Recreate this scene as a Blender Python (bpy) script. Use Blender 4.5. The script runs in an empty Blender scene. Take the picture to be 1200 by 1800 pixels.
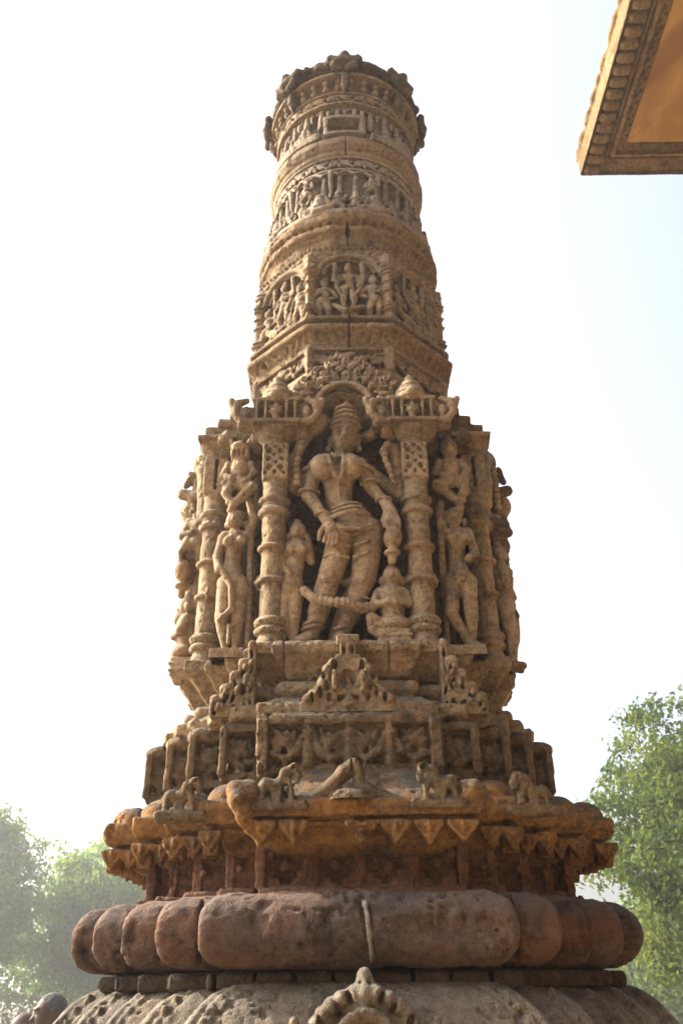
import bpy, math, random, numpy as np
from mathutils import Vector, Matrix
random.seed(7)
C = bpy.context.scene.collection
PI = math.pi
f32 = np.float32

# ------------------------------------------------------------------ noise
def _hash(ix, iy, iz, seed):
    h = (ix.astype(np.uint32) * np.uint32(374761393) + iy.astype(np.uint32) * np.uint32(668265263)
         + iz.astype(np.uint32) * np.uint32(2147483647) + np.uint32(seed * 144665 + 13))
    h = (h ^ (h >> np.uint32(13))) * np.uint32(1274126177)
    h = h ^ (h >> np.uint32(16))
    h = h * np.uint32(2246822519)
    h = h ^ (h >> np.uint32(15))
    return (h & np.uint32(0xFFFFFF)).astype(f32) / f32(0xFFFFFF)

def vnoise(P, seed=0):
    F = np.floor(P)
    I = F.astype(np.int64)
    t = (P - F).astype(f32)
    t = t * t * (3 - 2 * t)
    x0, y0, z0 = I[:, 0], I[:, 1], I[:, 2]
    r = []
    for dz in (0, 1):
        for dy in (0, 1):
            a = _hash(x0, y0 + dy, z0 + dz, seed)
            b = _hash(x0 + 1, y0 + dy, z0 + dz, seed)
            r.append(a + (b - a) * t[:, 0])
    a = r[0] + (r[1] - r[0]) * t[:, 1]
    b = r[2] + (r[3] - r[2]) * t[:, 1]
    return a + (b - a) * t[:, 2]

def weather(P, rough):
    """offset along the normal of weathered sandstone"""
    d = 0.0050 * (vnoise(P / .075, 1) - .5)
    d += 0.0030 * (vnoise(P / .028, 2) - .5)
    d += 0.0022 * (vnoise(P / .010, 3) - .5)
    pit = vnoise(P / .011, 4) * .6 + vnoise(P / .06, 5) * .4
    d -= 0.0045 * np.clip((pit - .69) / .07, 0, 1)
    chip = vnoise(P / .05, 6) * .7 + vnoise(P / .02, 7) * .3
    d -= 0.006 * np.clip((chip - .74) / .10, 0, 1)
    return d * rough

# ------------------------------------------------------------------ signed-distance carving
class Vol:
    def __init__(s, lo, hi, h):
        s.h = h
        s.lo = np.array(lo, float)
        s.n = np.ceil((np.array(hi, float) - s.lo) / h).astype(int) + 1
        s.f = np.full(s.n, .05, f32)
        s.ax = [(s.lo[i] + h * np.arange(s.n[i])).astype(f32) for i in range(3)]

    def grid(s, lo, hi, pad):
        sl, g = [], []
        for i in range(3):
            a = max(0, int(math.floor((lo[i] - pad - s.lo[i]) / s.h)))
            b = min(s.n[i], int(math.ceil((hi[i] + pad - s.lo[i]) / s.h)) + 1)
            if b <= a: return None, None
            sl.append(slice(a, b))
            sh = [1, 1, 1]; sh[i] = b - a
            g.append(s.ax[i][a:b].reshape(sh))
        return tuple(sl), g

    def op(s, fn, lo, hi, k=0., sub=False):
        sl, g = s.grid(lo, hi, max(k, 0) + 3 * s.h)
        if sl is None: return s
        d = fn(*g)
        a = s.f[sl]
        if sub:
            d = -d
            if k > 0:
                m = np.maximum(k - np.abs(a - d), 0) / k
                r = np.maximum(a, d) + m * m * k * .25
            else: r = np.maximum(a, d)
        else:
            if k > 0:
                m = np.maximum(k - np.abs(a - d), 0) / k
                r = np.minimum(a, d) - m * m * k * .25
            else: r = np.minimum(a, d)
        s.f[sl] = r
        return s

    def ell(s, c, r, k=.006, sub=False, ry=0.):
        if not hasattr(r, '__len__'): r = (r, r, r)
        ca, sa = math.cos(ry), math.sin(ry)
        R = max(r) if ry else None
        def fn(X, Y, Z):
            x, y, z = X - c[0], Y - c[1], Z - c[2]
            if ry: x, z = x * ca + z * sa, -x * sa + z * ca
            q0 = np.sqrt((x / r[0]) ** 2 + (y / r[1]) ** 2 + (z / r[2]) ** 2)
            q1 = np.sqrt((x / r[0] ** 2) ** 2 + (y / r[1] ** 2) ** 2 + (z / r[2] ** 2) ** 2) + 1e-6
            return q0 * (q0 - 1) / q1
        rr = (R, r[1], R) if ry else r
        return s.op(fn, [c[i] - rr[i] for i in range(3)], [c[i] + rr[i] for i in range(3)], k, sub)

    def cap(s, p, q, r1, r2=None, k=.006, sub=False):
        r2 = r1 if r2 is None else r2
        p = np.array(p, float); q = np.array(q, float)
        d = q - p; L = float(d @ d) + 1e-12
        def fn(X, Y, Z):
            x, y, z = X - f32(p[0]), Y - f32(p[1]), Z - f32(p[2])
            t = np.clip((x * f32(d[0]) + y * f32(d[1]) + z * f32(d[2])) / f32(L), 0, 1)
            return np.sqrt((x - t * f32(d[0])) ** 2 + (y - t * f32(d[1])) ** 2 + (z - t * f32(d[2])) ** 2) - (r1 + (r2 - r1) * t)
        m = max(r1, r2)
        return s.op(fn, np.minimum(p, q) - m, np.maximum(p, q) + m, k, sub)

    def chain(s, pts, r, k=.006, sub=False):
        n = len(pts)
        rs = r if hasattr(r, '__len__') else [r] * n
        for i in range(n - 1): s.cap(pts[i], pts[i + 1], rs[i], rs[i + 1], k, sub)
        return s

    def box(s, c, b, rd=.003, k=0., sub=False, ry=0., rz=0.):
        ca, sa, cz, sz = math.cos(ry), math.sin(ry), math.cos(rz), math.sin(rz)
        rd = min(rd, min(b))
        def fn(X, Y, Z):
            x, y, z = X - c[0], Y - c[1], Z - c[2]
            if ry: x, z = x * ca + z * sa, -x * sa + z * ca
            if rz: x, y = x * cz + y * sz, -x * sz + y * cz
            x, y, z = np.abs(x) - (b[0] - rd), np.abs(y) - (b[1] - rd), np.abs(z) - (b[2] - rd)
            o = np.sqrt(np.maximum(x, 0) ** 2 + np.maximum(y, 0) ** 2 + np.maximum(z, 0) ** 2)
            return o + np.minimum(np.maximum(x, np.maximum(y, z)), 0) - rd
        B = list(b)
        if ry: B[0] = B[2] = math.hypot(b[0], b[2])
        if rz: B[0] = B[1] = math.hypot(b[0], b[1])
        return s.op(fn, [c[i] - B[i] for i in range(3)], [c[i] + B[i] for i in range(3)], k, sub)

    def rev(s, c, prof, k=0., n=0, sub=False):
        """solid of revolution round a vertical axis; prof = [(z, r)] rising; n>0: n-sided"""
        zz = np.array([p[0] for p in prof]); rr = np.array([p[1] for p in prof]); m = float(rr.max())
        def fn(X, Y, Z):
            x, y = X - c[0], Y - c[1]
            R = np.sqrt(x * x + y * y)
            if n:
                a = np.arctan2(x, -y); w = 2 * PI / n
                a = (a + w / 2) % w - w / 2
                R = R * np.cos(a)
            d = (R - np.interp(Z, zz, rr).astype(f32)) * f32(.75)
            return np.maximum(d, np.maximum(zz[0] - Z, Z - zz[-1]))
        m2 = m * (1.09 if n else 1)
        return s.op(fn, (c[0] - m2, c[1] - m2, zz[0]), (c[0] + m2, c[1] + m2, zz[-1]), k, sub)

    def ratha(s, a, z0, z1, rd=.004, inset=0., k=0., sub=False, grow=0.):
        """the stepped (offset) plan of the pillar as a block z0..z1"""
        r = list(reversed(a))
        for A, B in zip(a, r):
            s.box((0, 0, (z0 + z1) / 2), (A - inset, B - inset, (z1 - z0) / 2), rd, k, sub)
        return s

    def lobes(s, a, zc, rz, R, corner=.022, lean=0.):
        """stepped plan with a rounded (bull-nosed) edge, each offset a lobe of its own"""
        r = list(reversed(a))
        for A, B in zip(a, r):
            def fn(X, Y, Z, A=A, B=B):
                x, y = np.abs(X) - A, np.abs(Y) - B
                m = np.maximum(corner - np.abs(x - y), 0) / corner
                d = np.maximum(x, y) + m * m * corner * .25
                d = np.maximum(d, -R) + R
                z = np.abs(Z - zc) * f32(R / rz)
                return (np.sqrt(np.maximum(d, 0) ** 2 + z * z) - R) * f32(min(1, rz / R)) * f32(.8)
            s.op(fn, (-A, -B, zc - rz), (A, B, zc + rz))
        return s

    def rathaprof(s, a, prof):
        """stepped plan with an outline that moves in and out: prof = [(z, inset)]"""
        zz = np.array([p[0] for p in prof]); ii = np.array([p[1] for p in prof]); r = list(reversed(a))
        def fn(X, Y, Z):
            I = np.interp(Z, zz, ii).astype(f32)
            x, y = np.abs(X), np.abs(Y)
            best = None
            for A, B in zip(a, r):
                d = np.maximum(x - (A - I), y - (B - I))
                best = d if best is None else np.minimum(best, d)
            return np.maximum(best * f32(.8), np.maximum(zz[0] - Z, Z - zz[-1]))
        m = max(a)
        return s.op(fn, (-m, -m, zz[0]), (m, m, zz[-1]))

def nets(v):
    f, h = v.f, v.h
    S = f < 0
    n = f.shape
    cs = np.zeros((n[0] - 1, n[1] - 1, n[2] - 1), np.uint8)
    for dx in (0, 1):
        for dy in (0, 1):
            for dz in (0, 1):
                cs += S[dx:n[0] - 1 + dx, dy:n[1] - 1 + dy, dz:n[2] - 1 + dz]
    act = (cs > 0) & (cs < 8)
    idx = np.full(act.shape, -1, np.int64)
    cells = np.argwhere(act)
    idx[act] = np.arange(len(cells))
    i, j, k = cells.T
    val = {}
    for dx in (0, 1):
        for dy in (0, 1):
            for dz in (0, 1):
                val[dx, dy, dz] = f[i + dx, j + dy, k + dz]
    acc = np.zeros((len(cells), 3), f32); cnt = np.zeros(len(cells), f32)
    for a in val:
        for ax in range(3):
            if a[ax] == 0:
                b = list(a); b[ax] = 1; b = tuple(b)
                va, vb = val[a], val[b]
                m = (va < 0) != (vb < 0)
                t = np.where(m, va / np.where(m, va - vb, 1), 0)
                for q in range(3):
                    acc[:, q] += np.where(m, a[q] + (t if q == ax else 0), 0)
                cnt += m
    V = (cells + acc / np.maximum(cnt, 1)[:, None]) * h + v.lo
    Q = []
    for ax in range(3):
        o1, o2 = (ax + 1) % 3, (ax + 2) % 3
        lo = [slice(None)] * 3; hi = [slice(None)] * 3
        lo[ax] = slice(0, -1); hi[ax] = slice(1, None)
        A, B = S[tuple(lo)], S[tuple(hi)]
        ch = A != B
        e = np.argwhere(ch)
        ok = (e[:, o1] > 0) & (e[:, o2] > 0) & (e[:, o1] < n[o1] - 1) & (e[:, o2] < n[o2] - 1)
        e = e[ok]
        fl = A[tuple(e.T)]
        def cell(d1, d2):
            c = e.copy(); c[:, o1] -= d1; c[:, o2] -= d2
            return idx[tuple(c.T)]
        q = np.stack([cell(1, 1), cell(0, 1), cell(0, 0), cell(1, 0)], 1)
        q[~fl] = q[~fl][:, ::-1]
        Q.append(q)
    return V.astype(np.float64), np.concatenate(Q)

def normals(V, Q):
    a = np.cross(V[Q[:, 2]] - V[Q[:, 0]], V[Q[:, 3]] - V[Q[:, 1]])
    N = np.zeros_like(V)
    for c in range(3):
        for q in range(4):
            N[:, c] += np.bincount(Q[:, q], a[:, c], len(V))
    return N / (np.linalg.norm(N, axis=1)[:, None] + 1e-12)

def mesh(name, V, Q, smooth=True):
    me = bpy.data.meshes.new(name)
    w = Q.shape[1]
    me.vertices.add(len(V)); me.vertices.foreach_set('co', V.astype(f32).ravel())
    me.loops.add(Q.size); me.loops.foreach_set('vertex_index', Q.astype(np.int32).ravel())
    me.polygons.add(len(Q)); me.polygons.foreach_set('loop_start', np.arange(0, Q.size, w, dtype=np.int32))
    me.polygons.foreach_set('use_smooth', np.full(len(Q), smooth))
    me.update(calc_edges=True)
    return me

def link(name, me, m, parent=None, label=None):
    o = bpy.data.objects.new(name, me)
    C.objects.link(o)
    if m: me.materials.append(m)
    if parent: o.parent = parent
    if label: o['label'] = label
    return o

def carve(name, v, m, parent=None, fold=None, rough=1., label=None):
    V, Q = nets(v)
    if fold: V = fold(V)
    N = normals(V, Q)
    if rough: V = V + N * weather(V, rough)[:, None]
    return link(name, mesh(name, V, Q), m, parent, label)

def tag(o, label=None, cat=None, group=None, kind=None):
    if label: o['label'] = label
    if cat: o['category'] = cat
    if group: o['group'] = group
    if kind: o['kind'] = kind
    return o

def empty(name, loc=(0, 0, 0), rz=0., parent=None):
    o = bpy.data.objects.new(name, None); C.objects.link(o)
    o.location = loc; o.rotation_euler = (0, 0, rz); o.empty_display_size = .1
    if parent: o.parent = parent
    return o

def copy_tree(o, parent, rz=None):
    c = o.copy(); C.objects.link(c); c.parent = parent
    if rz is not None: c.rotation_euler = (0, 0, rz)
    for ch in list(o.children): copy_tree(ch, c)
    return c

def fold_round(R):                       # local x runs round the drum, local -y is outward
    def fn(V):
        t = V[:, 0] / R; r = R - V[:, 1]
        return np.stack([r * np.sin(t), -r * np.cos(t), V[:, 2]], 1)
    return fn

def fold_poly(apo, n):
    side = 2 * apo * math.tan(PI / n)
    def fn(V):
        k = np.floor(V[:, 0] / side + .5)
        e = V[:, 0] - k * side
        sc = (apo - V[:, 1]) / apo
        x, y = e * sc, -apo * sc
        a = k * 2 * PI / n
        return np.stack([x * np.cos(a) - y * np.sin(a), x * np.sin(a) + y * np.cos(a), V[:, 2]], 1)
    return fn

# ------------------------------------------------------------------ materials
class NT:
    def __init__(s, name):
        s.m = bpy.data.materials.new(name); s.m.use_nodes = True
        s.t = s.m.node_tree; s.t.nodes.clear()
        s.out = s.n('ShaderNodeOutputMaterial')
    def n(s, ty, **kw):
        o = s.t.nodes.new(ty)
        for k, v in kw.items():
            if k.startswith('i_'):
                key = k[2:]; key = int(key) if key.isdigit() else key.replace('_', ' ')
                o.inputs[key].default_value = v
            else: setattr(o, k, v)
        return o
    def l(s, a, b): s.t.links.new(a, b)
    def noise(s, vec, scale, detail=4, rough=.6):
        o = s.n('ShaderNodeTexNoise'); o.inputs['Scale'].default_value = scale
        o.inputs['Detail'].default_value = detail; o.inputs['Roughness'].default_value = rough
        s.l(vec, o.inputs['Vector']); return o.outputs['Fac']
    def ramp(s, fac, a, b):
        o = s.n('ShaderNodeMapRange'); o.interpolation_type = 'SMOOTHSTEP'
        o.inputs['From Min'].default_value = a; o.inputs['From Max'].default_value = b
        s.l(fac, o.inputs['Value']); return o.outputs['Result']
    def mix(s, fac, a, b, mode='MIX'):
        o = s.n('ShaderNodeMix', data_type='RGBA', blend_type=mode)
        for k, v in ((0, fac), (6, a), (7, b)):
            if isinstance(v, (int, float)): o.inputs[k].default_value = v
            elif isinstance(v, tuple): o.inputs[k].default_value = (*v, 1)
            else: s.l(v, o.inputs[k])
        return o.outputs[2]
    def math(s, op, a, b=None):
        o = s.n('ShaderNodeMath', operation=op)
        for k, v in ((0, a), (1, b)):
            if v is None: continue
            if isinstance(v, (int, float)): o.inputs[k].default_value = v
            else: s.l(v, o.inputs[k])
        return o.outputs[0]

def stone(name, base, alt, crust, crust_amt=.5, stain=(.16, .13, .10), stain_amt=.5, spots=.6, red=None, red_amt=0., bump=1.):
    def tone(c, k=.53, sat=1.02):
        c = (c[0], c[1] * 1.0, c[2] * 1.02)
        g = .3 * c[0] + .6 * c[1] + .1 * c[2]
        return tuple(k * (g + (x - g) * sat) for x in c)
    base, alt, crust, stain = tone(base), tone(alt), tone(crust, .46, .9), tone(stain, .40)
    if red: red = tone(red)
    t = NT(name)
    tc = t.n('ShaderNodeTexCoord').outputs['Object']
    col = t.mix(t.ramp(t.noise(tc, 5., 5), .38, .66), base, alt)
    fine = t.noise(tc, 60, 5, .7)
    col = t.mix(t.ramp(fine, .35, .68), t.mix(1., col, (1.12, 1.12, 1.10), 'MULTIPLY'), t.mix(1., col, (.66, .63, .60), 'MULTIPLY'))
    if red: col = t.mix(t.math('MULTIPLY', t.ramp(t.noise(tc, 3.1, 4), .42, .62), red_amt), col, red)
    st = t.math('MULTIPLY', t.ramp(t.noise(tc, 11, 6, .7), .50, .68), stain_amt)
    col = t.mix(st, col, stain)
    bd = t.n('ShaderNodeMapping'); bd.inputs['Scale'].default_value = (1.5, 1.5, 26); t.l(tc, bd.inputs[0])
    col = t.mix(t.math('MULTIPLY', t.ramp(t.noise(bd.outputs[0], 1., 3, .5), .48, .64), .45), col, t.mix(1., col, (.62, .50, .42), 'MULTIPLY'))
    geo = t.n('ShaderNodeNewGeometry')
    sep = t.n('ShaderNodeSeparateXYZ'); t.l(geo.outputs['Normal'], sep.inputs[0])
    up = t.ramp(sep.outputs['Z'], .05, .75)
    cr = t.math('MULTIPLY', t.math('MULTIPLY', up, t.ramp(t.noise(tc, 17, 5, .7), .25, .6)), crust_amt)
    col = t.mix(cr, col, crust)
    sp = t.math('MULTIPLY', t.ramp(t.noise(tc, 120, 3, .6), .555, .625), t.ramp(t.noise(tc, 7, 4), .47, .66))
    col = t.mix(t.math('MULTIPLY', sp, spots), col, (.05, .042, .035))
    li = t.math('MULTIPLY', t.ramp(t.noise(tc, 70, 4, .7), .64, .72), t.ramp(t.noise(tc, 6.3, 3), .5, .66))
    col = t.mix(t.math('MULTIPLY', li, .5), col, (.26, .235, .18))
    mp = t.n('ShaderNodeMapping'); mp.inputs['Scale'].default_value = (16, 16, 1.6); t.l(tc, mp.inputs[0])
    run = t.math('MULTIPLY', t.ramp(t.noise(mp.outputs[0], 1., 4, .6), .50, .64), t.ramp(t.noise(tc, 2.3, 3), .36, .58))
    col = t.mix(t.math('MULTIPLY', run, .75 * stain_amt), col, t.mix(1., col, (.30, .28, .26), 'MULTIPLY'))
    b = t.n('ShaderNodeBsdfPrincipled'); b.inputs['Roughness'].default_value = .92
    b.inputs['Specular IOR Level'].default_value = .2
    t.l(col, b.inputs['Base Color'])
    vor = t.n('ShaderNodeTexVoronoi'); vor.inputs['Scale'].default_value = 150; t.l(tc, vor.inputs['Vector'])
    pit = t.ramp(vor.outputs['Distance'], .0, .45)
    hgt = t.math('ADD', t.math('MULTIPLY', fine, 1.2), t.math('ADD', t.math('MULTIPLY', pit, .35), t.noise(tc, 260, 3, .7)))
    bp = t.n('ShaderNodeBump'); bp.inputs['Strength'].default_value = 1.0 * bump; bp.inputs['Distance'].default_value = .006
    t.l(hgt, bp.inputs['Height']); t.l(bp.outputs[0], b.inputs['Normal'])
    t.l(b.outputs[0], t.out.inputs[0])
    return t.m

def plain(name, col, rough=.8, alt=None, scale=8.):
    t = NT(name)
    tc = t.n('ShaderNodeTexCoord').outputs['Object']
    c = t.mix(t.ramp(t.noise(tc, scale, 5, .65), .35, .65), col, alt or tuple(.75 * x for x in col))
    b = t.n('ShaderNodeBsdfPrincipled'); b.inputs['Roughness'].default_value = rough
    b.inputs['Specular IOR Level'].default_value = .25
    t.l(c, b.inputs['Base Color']); t.l(b.outputs[0], t.out.inputs[0])
    return t.m

GREY = (.17, .15, .125)
M_SHRINE = stone('shrine_stone', (.76, .555, .325), (.60, .465, .30), (.38, .35, .27), .75, (.28, .235, .165), .6)
M_CORE_SHADED = stone('shaded_niche_stone', (.36, .235, .135), (.28, .185, .11), GREY, .6, (.17, .12, .085), .6)  # shrine stone darkened: shade of the recesses put into the colour
M_FIG = stone('figure_stone', (.88, .635, .385), (.72, .55, .355), (.44, .39, .30), .55, (.36, .30, .21), .5, spots=.35)
M_TOP = stone('drum_stone', (.66, .485, .295), (.54, .41, .265), (.20, .175, .135), .7, (.22, .18, .13), .5)
M_PALE = stone('pale_drum_stone', (.76, .62, .45), (.58, .47, .34), GREY, .6, (.25, .215, .17), .6)
M_CAP = stone('capital_stone', (.38, .29, .19), (.28, .21, .145), (.10, .085, .065), .8, (.12, .10, .08), .6)
M_PANEL = stone('panel_stone', (.44, .305, .165), (.33, .245, .145), (.16, .14, .11), .9, (.16, .125, .085), .7)
M_EAVE = stone('eave_stone', (.58, .31, .105), (.44, .255, .11), (.17, .15, .118), 1., (.17, .125, .08), .65)
M_FRIEZE = stone('frieze_stone', (.62, .35, .22), (.50, .31, .21), GREY, .5, (.13, .10, .075), .6, red=(.33, .125, .075), red_amt=.6)
M_RING = stone('ring_stone', (.30, .20, .145), (.225, .17, .14), (.25, .205, .175), .7, (.13, .11, .095), .95, red=(.40, .185, .095), red_amt=.6, spots=.6)
M_POT = stone('pot_stone', (.50, .405, .285), (.38, .325, .245), (.34, .305, .25), .6, (.15, .13, .105), .6, spots=.8)
M_LIP = stone('cornice_stone', (.55, .37, .195), (.45, .32, .18), GREY, .7, (.19, .145, .095), .5)
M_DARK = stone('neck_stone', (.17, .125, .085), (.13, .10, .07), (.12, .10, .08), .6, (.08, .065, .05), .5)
M_ROOF = stone('roof_stone', (.85, .40, .12), (.64, .29, .095), GREY, .3, (.25, .12, .05), .5, spots=.2, bump=.5)
M_ROOFTRIM = stone('roof_trim_stone', (.46, .32, .15), (.34, .22, .10), GREY, .3, (.13, .09, .055), .5, spots=.3)
M_ROOFTOP = stone('roof_top_stone', (.62, .52, .40), (.55, .46, .36), (.5, .43, .34), .2, (.4, .33, .25), .3)

def soffit_mat():
    t = NT('soffit_stone')
    tc = t.n('ShaderNodeTexCoord').outputs['Object']
    mp = t.n('ShaderNodeMapping'); mp.inputs['Rotation'].default_value = (0, 0, .5); mp.inputs['Scale'].default_value = (5, 1.1, 1); t.l(tc, mp.inputs[0])
    c = t.mix(t.ramp(t.noise(tc, 1.6, 5), .35, .65), (.40, .225, .062), (.31, .165, .046))
    c = t.mix(t.math('MULTIPLY', t.ramp(t.noise(mp.outputs[0], 1.5, 5, .65), .48, .68), .7), c, (.50, .31, .09))
    c = t.mix(t.math('MULTIPLY', t.ramp(t.noise(tc, .9, 4), .52, .68), .8), c, (.17, .085, .035))
    mp2 = t.n('ShaderNodeMapping'); mp2.inputs['Rotation'].default_value = (0, 0, -.7); t.l(tc, mp2.inputs[0])
    w = t.n('ShaderNodeTexWave'); w.inputs['Scale'].default_value = .32; w.inputs['Distortion'].default_value = 2.5; w.inputs['Detail'].default_value = 3; t.l(mp2.outputs[0], w.inputs[0])
    c = t.mix(t.math('MULTIPLY', t.ramp(w.outputs['Fac'], .82, .97), .6), c, (.16, .075, .03))
    b = t.n('ShaderNodeBsdfPrincipled'); b.inputs['Roughness'].default_value = .85
    bp = t.n('ShaderNodeBump'); bp.inputs['Strength'].default_value = .3; bp.inputs['Distance'].default_value = .01
    t.l(t.noise(tc, 9, 5), bp.inputs['Height']); t.l(bp.outputs[0], b.inputs['Normal'])
    t.l(c, b.inputs['Base Color']); t.l(b.outputs[0], t.out.inputs[0])
    return t.m
M_ROOF = soffit_mat()

# ------------------------------------------------------------------ carved ornament vocabulary
rnd = random.Random(3)
def curl(v, x, y, z, r, flip=1, th=.006, turns=1.25, k=.004):
    pts = []
    n = 9
    for i in range(n):
        t = i / (n - 1); a = flip * (t * turns * 2 * PI) + (PI if flip < 0 else 0)
        q = r * (1 - .72 * t)
        pts.append((x + q * math.cos(a), y, z + q * math.sin(a)))
    v.chain(pts, [th * (1 - .2 * i / n) for i in range(n)], k)

def scroll_band(v, x0, x1, z, H, y, step, th=.006):
    n = max(1, round((x1 - x0) / step)); w = (x1 - x0) / n
    for i in range(n):
        x = x0 + w * (i + .5); s = 1 if i % 2 else -1
        curl(v, x, y, z, min(w * .40, H * .40), s, th * rnd.uniform(.85, 1.2))
        v.cap((x - w / 2, y, z - s * H * .35), (x + w / 2, y, z + s * H * .35), th * .9, k=.003)
        v.ell((x + w * .45, y, z - s * H * .22), (w * .16, .006, H * .2), .003, ry=s * .6)

def fig(v, x, y, z, h, pose='stand', s=1, k=.005, fat=1., crown=True):
    """a small relief figure; y of its core, outward is -y"""
    def P(a, b, c): return (x + s * a * h, y - b * h, z + c * h)
    g = fat * h
    if pose == 'sit':
        v.ell(P(0, .05, .82), (.13 * g, .12 * g, .15 * g), k)
        if crown: v.cap(P(0, .04, .9), P(0, .03, 1.06), .10 * g, .04 * g, k)
        v.cap(P(0, .02, .62), P(0, .02, .25), .17 * g, .16 * g, k)
        v.chain([P(-.2, .04, .62), P(-.3, .10, .4), P(-.1, .2, .32)], .06 * g, k)
        v.chain([P(.2, .04, .62), P(.32, .08, .45), P(.24, .12, .72)], .06 * g, k)
        v.chain([P(-.05, .1, .17), P(-.36, .16, .2), P(.1, .22, .06)], .095 * g, k)
        v.chain([P(.05, .1, .17), P(.36, .14, .2), P(-.1, .22, .06)], .095 * g, k)
        return
    sw = .05 if pose == 'dance' else .02
    v.ell(P(0, .05, .88), (.075 * g, .07 * g, .09 * g), k)
    if crown: v.cap(P(0, .04, .93), P(0, .03, 1.02), .062 * g, .03 * g, k)
    v.cap(P(0, .03, .8), P(0, .02, .74), .045 * g, .06 * g, k)
    v.cap(P(-.07, .02, .73), P(.07, .02, .73), .065 * g, .065 * g, k)
    v.cap(P(0, .03, .70), P(-sw, .03, .56), .095 * g, .07 * g, k)
    v.cap(P(-sw, .03, .56), P(-sw * .2 + sw, .03, .47), .07 * g, .115 * g, k)
    v.chain([P(-.04 + sw, .03, .46), P(-.07 + (.0 if pose == 'stand' else -.1), .07, .25), P(-.06, .02, .03)], [.085 * g, .058 * g, .04 * g], k)
    v.chain([P(.05 + sw, .03, .46), P(.08 + (.0 if pose == 'stand' else .1), .05, .25), P(.06 + (0 if pose == 'stand' else -.08), .02, .03)], [.085 * g, .058 * g, .04 * g], k)
    v.cap(P(-.06, .05, .025), P(-.1, .09, .02), .035 * g, k=k); v.cap(P(.06, .05, .025), P(.1, .09, .02), .035 * g, k=k)
    v.chain([P(-.13, .02, .73), P(-.19, .03, .57), P(-.12, .11, .47)], [.05 * g, .042 * g, .035 * g], k)
    if pose == 'dance': v.chain([P(.13, .02, .73), P(.22, .05, .72), P(.2, .06, .92)], [.05 * g, .042 * g, .04 * g], k)
    else: v.chain([P(.13, .02, .73), P(.18, .05, .58), P(.07, .11, .6)], [.05 * g, .042 * g, .035 * g], k)

def blobs(v, n, xr, yr, zr, r, k=.005, ok=None):
    for _ in range(n):
        p = (rnd.uniform(*xr), rnd.uniform(*yr), rnd.uniform(*zr))
        if ok and not ok(*p): continue
        q = r * rnd.uniform(.6, 1.25)
        v.ell(p, (q, q * .9, q * rnd.uniform(.9, 1.6)), k)

# ================================================================== THE PILLAR
PILLAR = empty('carved_pillar')
tag(PILLAR, 'tall weathered sandstone pillar carved with a goddess in a niche, filling the middle of the photo', 'pillar')

# ---- plinth and pot moulding
v = Vol((-.82, -.82, -.02), (.82, .82, 1.34), .02)
A = [.42, .52, .62, .70, .78]
v.ratha(A, -.01, .45, .02).ratha(A, .45, .8, .02, .05).ratha(A, .8, 1.0, .06, .02).ratha(A, 1.0, 1.33, .02, .16)
carve('plinth', v, M_POT, PILLAR, rough=2.)

AP = [.39, .49, .585, .67, .75]
v = Vol((-.80, -.80, 1.28), (.80, .80, 1.64), .0048)
v.lobes(AP, 1.44, .180, .17, .03)
v.box((0, 0, 1.2), (.9, .9, .1), 0, sub=True)
# leaves carved into the shoulder of each lobe
def pot_in(z): return .17 - math.sqrt(max(1e-6, .17 ** 2 - ((z - 1.44) * .17 / .18) ** 2))
rp = list(reversed(AP))
for i in range(5):
    for sx in (-1, 1):
        def S(x, z, d=.0): return (sx * (x - pot_in(z) * .75), -(rp[i] - pot_in(z)) + d, z)
        zz = [1.610, 1.595, 1.575, 1.55, 1.52, 1.48]
        e = AP[i]
        v.chain([S(e - .030, z) for z in zz], [.004, .005, .006, .006, .006, .006], .003, True)       # rib along the edge
        w0 = .030 if i else .055
        v.chain([S(e - .030 - w0 * (1 - .5 * q / 5), z) for q, z in enumerate(zz)], [.003, .004, .005, .005, .005, .005], .003, True)
        for q in range(6):
            z = 1.606 - .022 * q + rnd.uniform(-.003, .003)
            a, b = e - .034, e - .034 - w0 * .6
            v.chain([S(a, z), S((a + b) / 2, z - .006), S(b, z - .018)], [.0035, .005, .003], .003, True)
            if rnd.random() < .6: v.ell(S((a + b) / 2 + .004, z - .016), (.006, .006, .007), .004)
POT = carve('pot_moulding', v, M_POT, PILLAR, rough=1.2)

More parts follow.
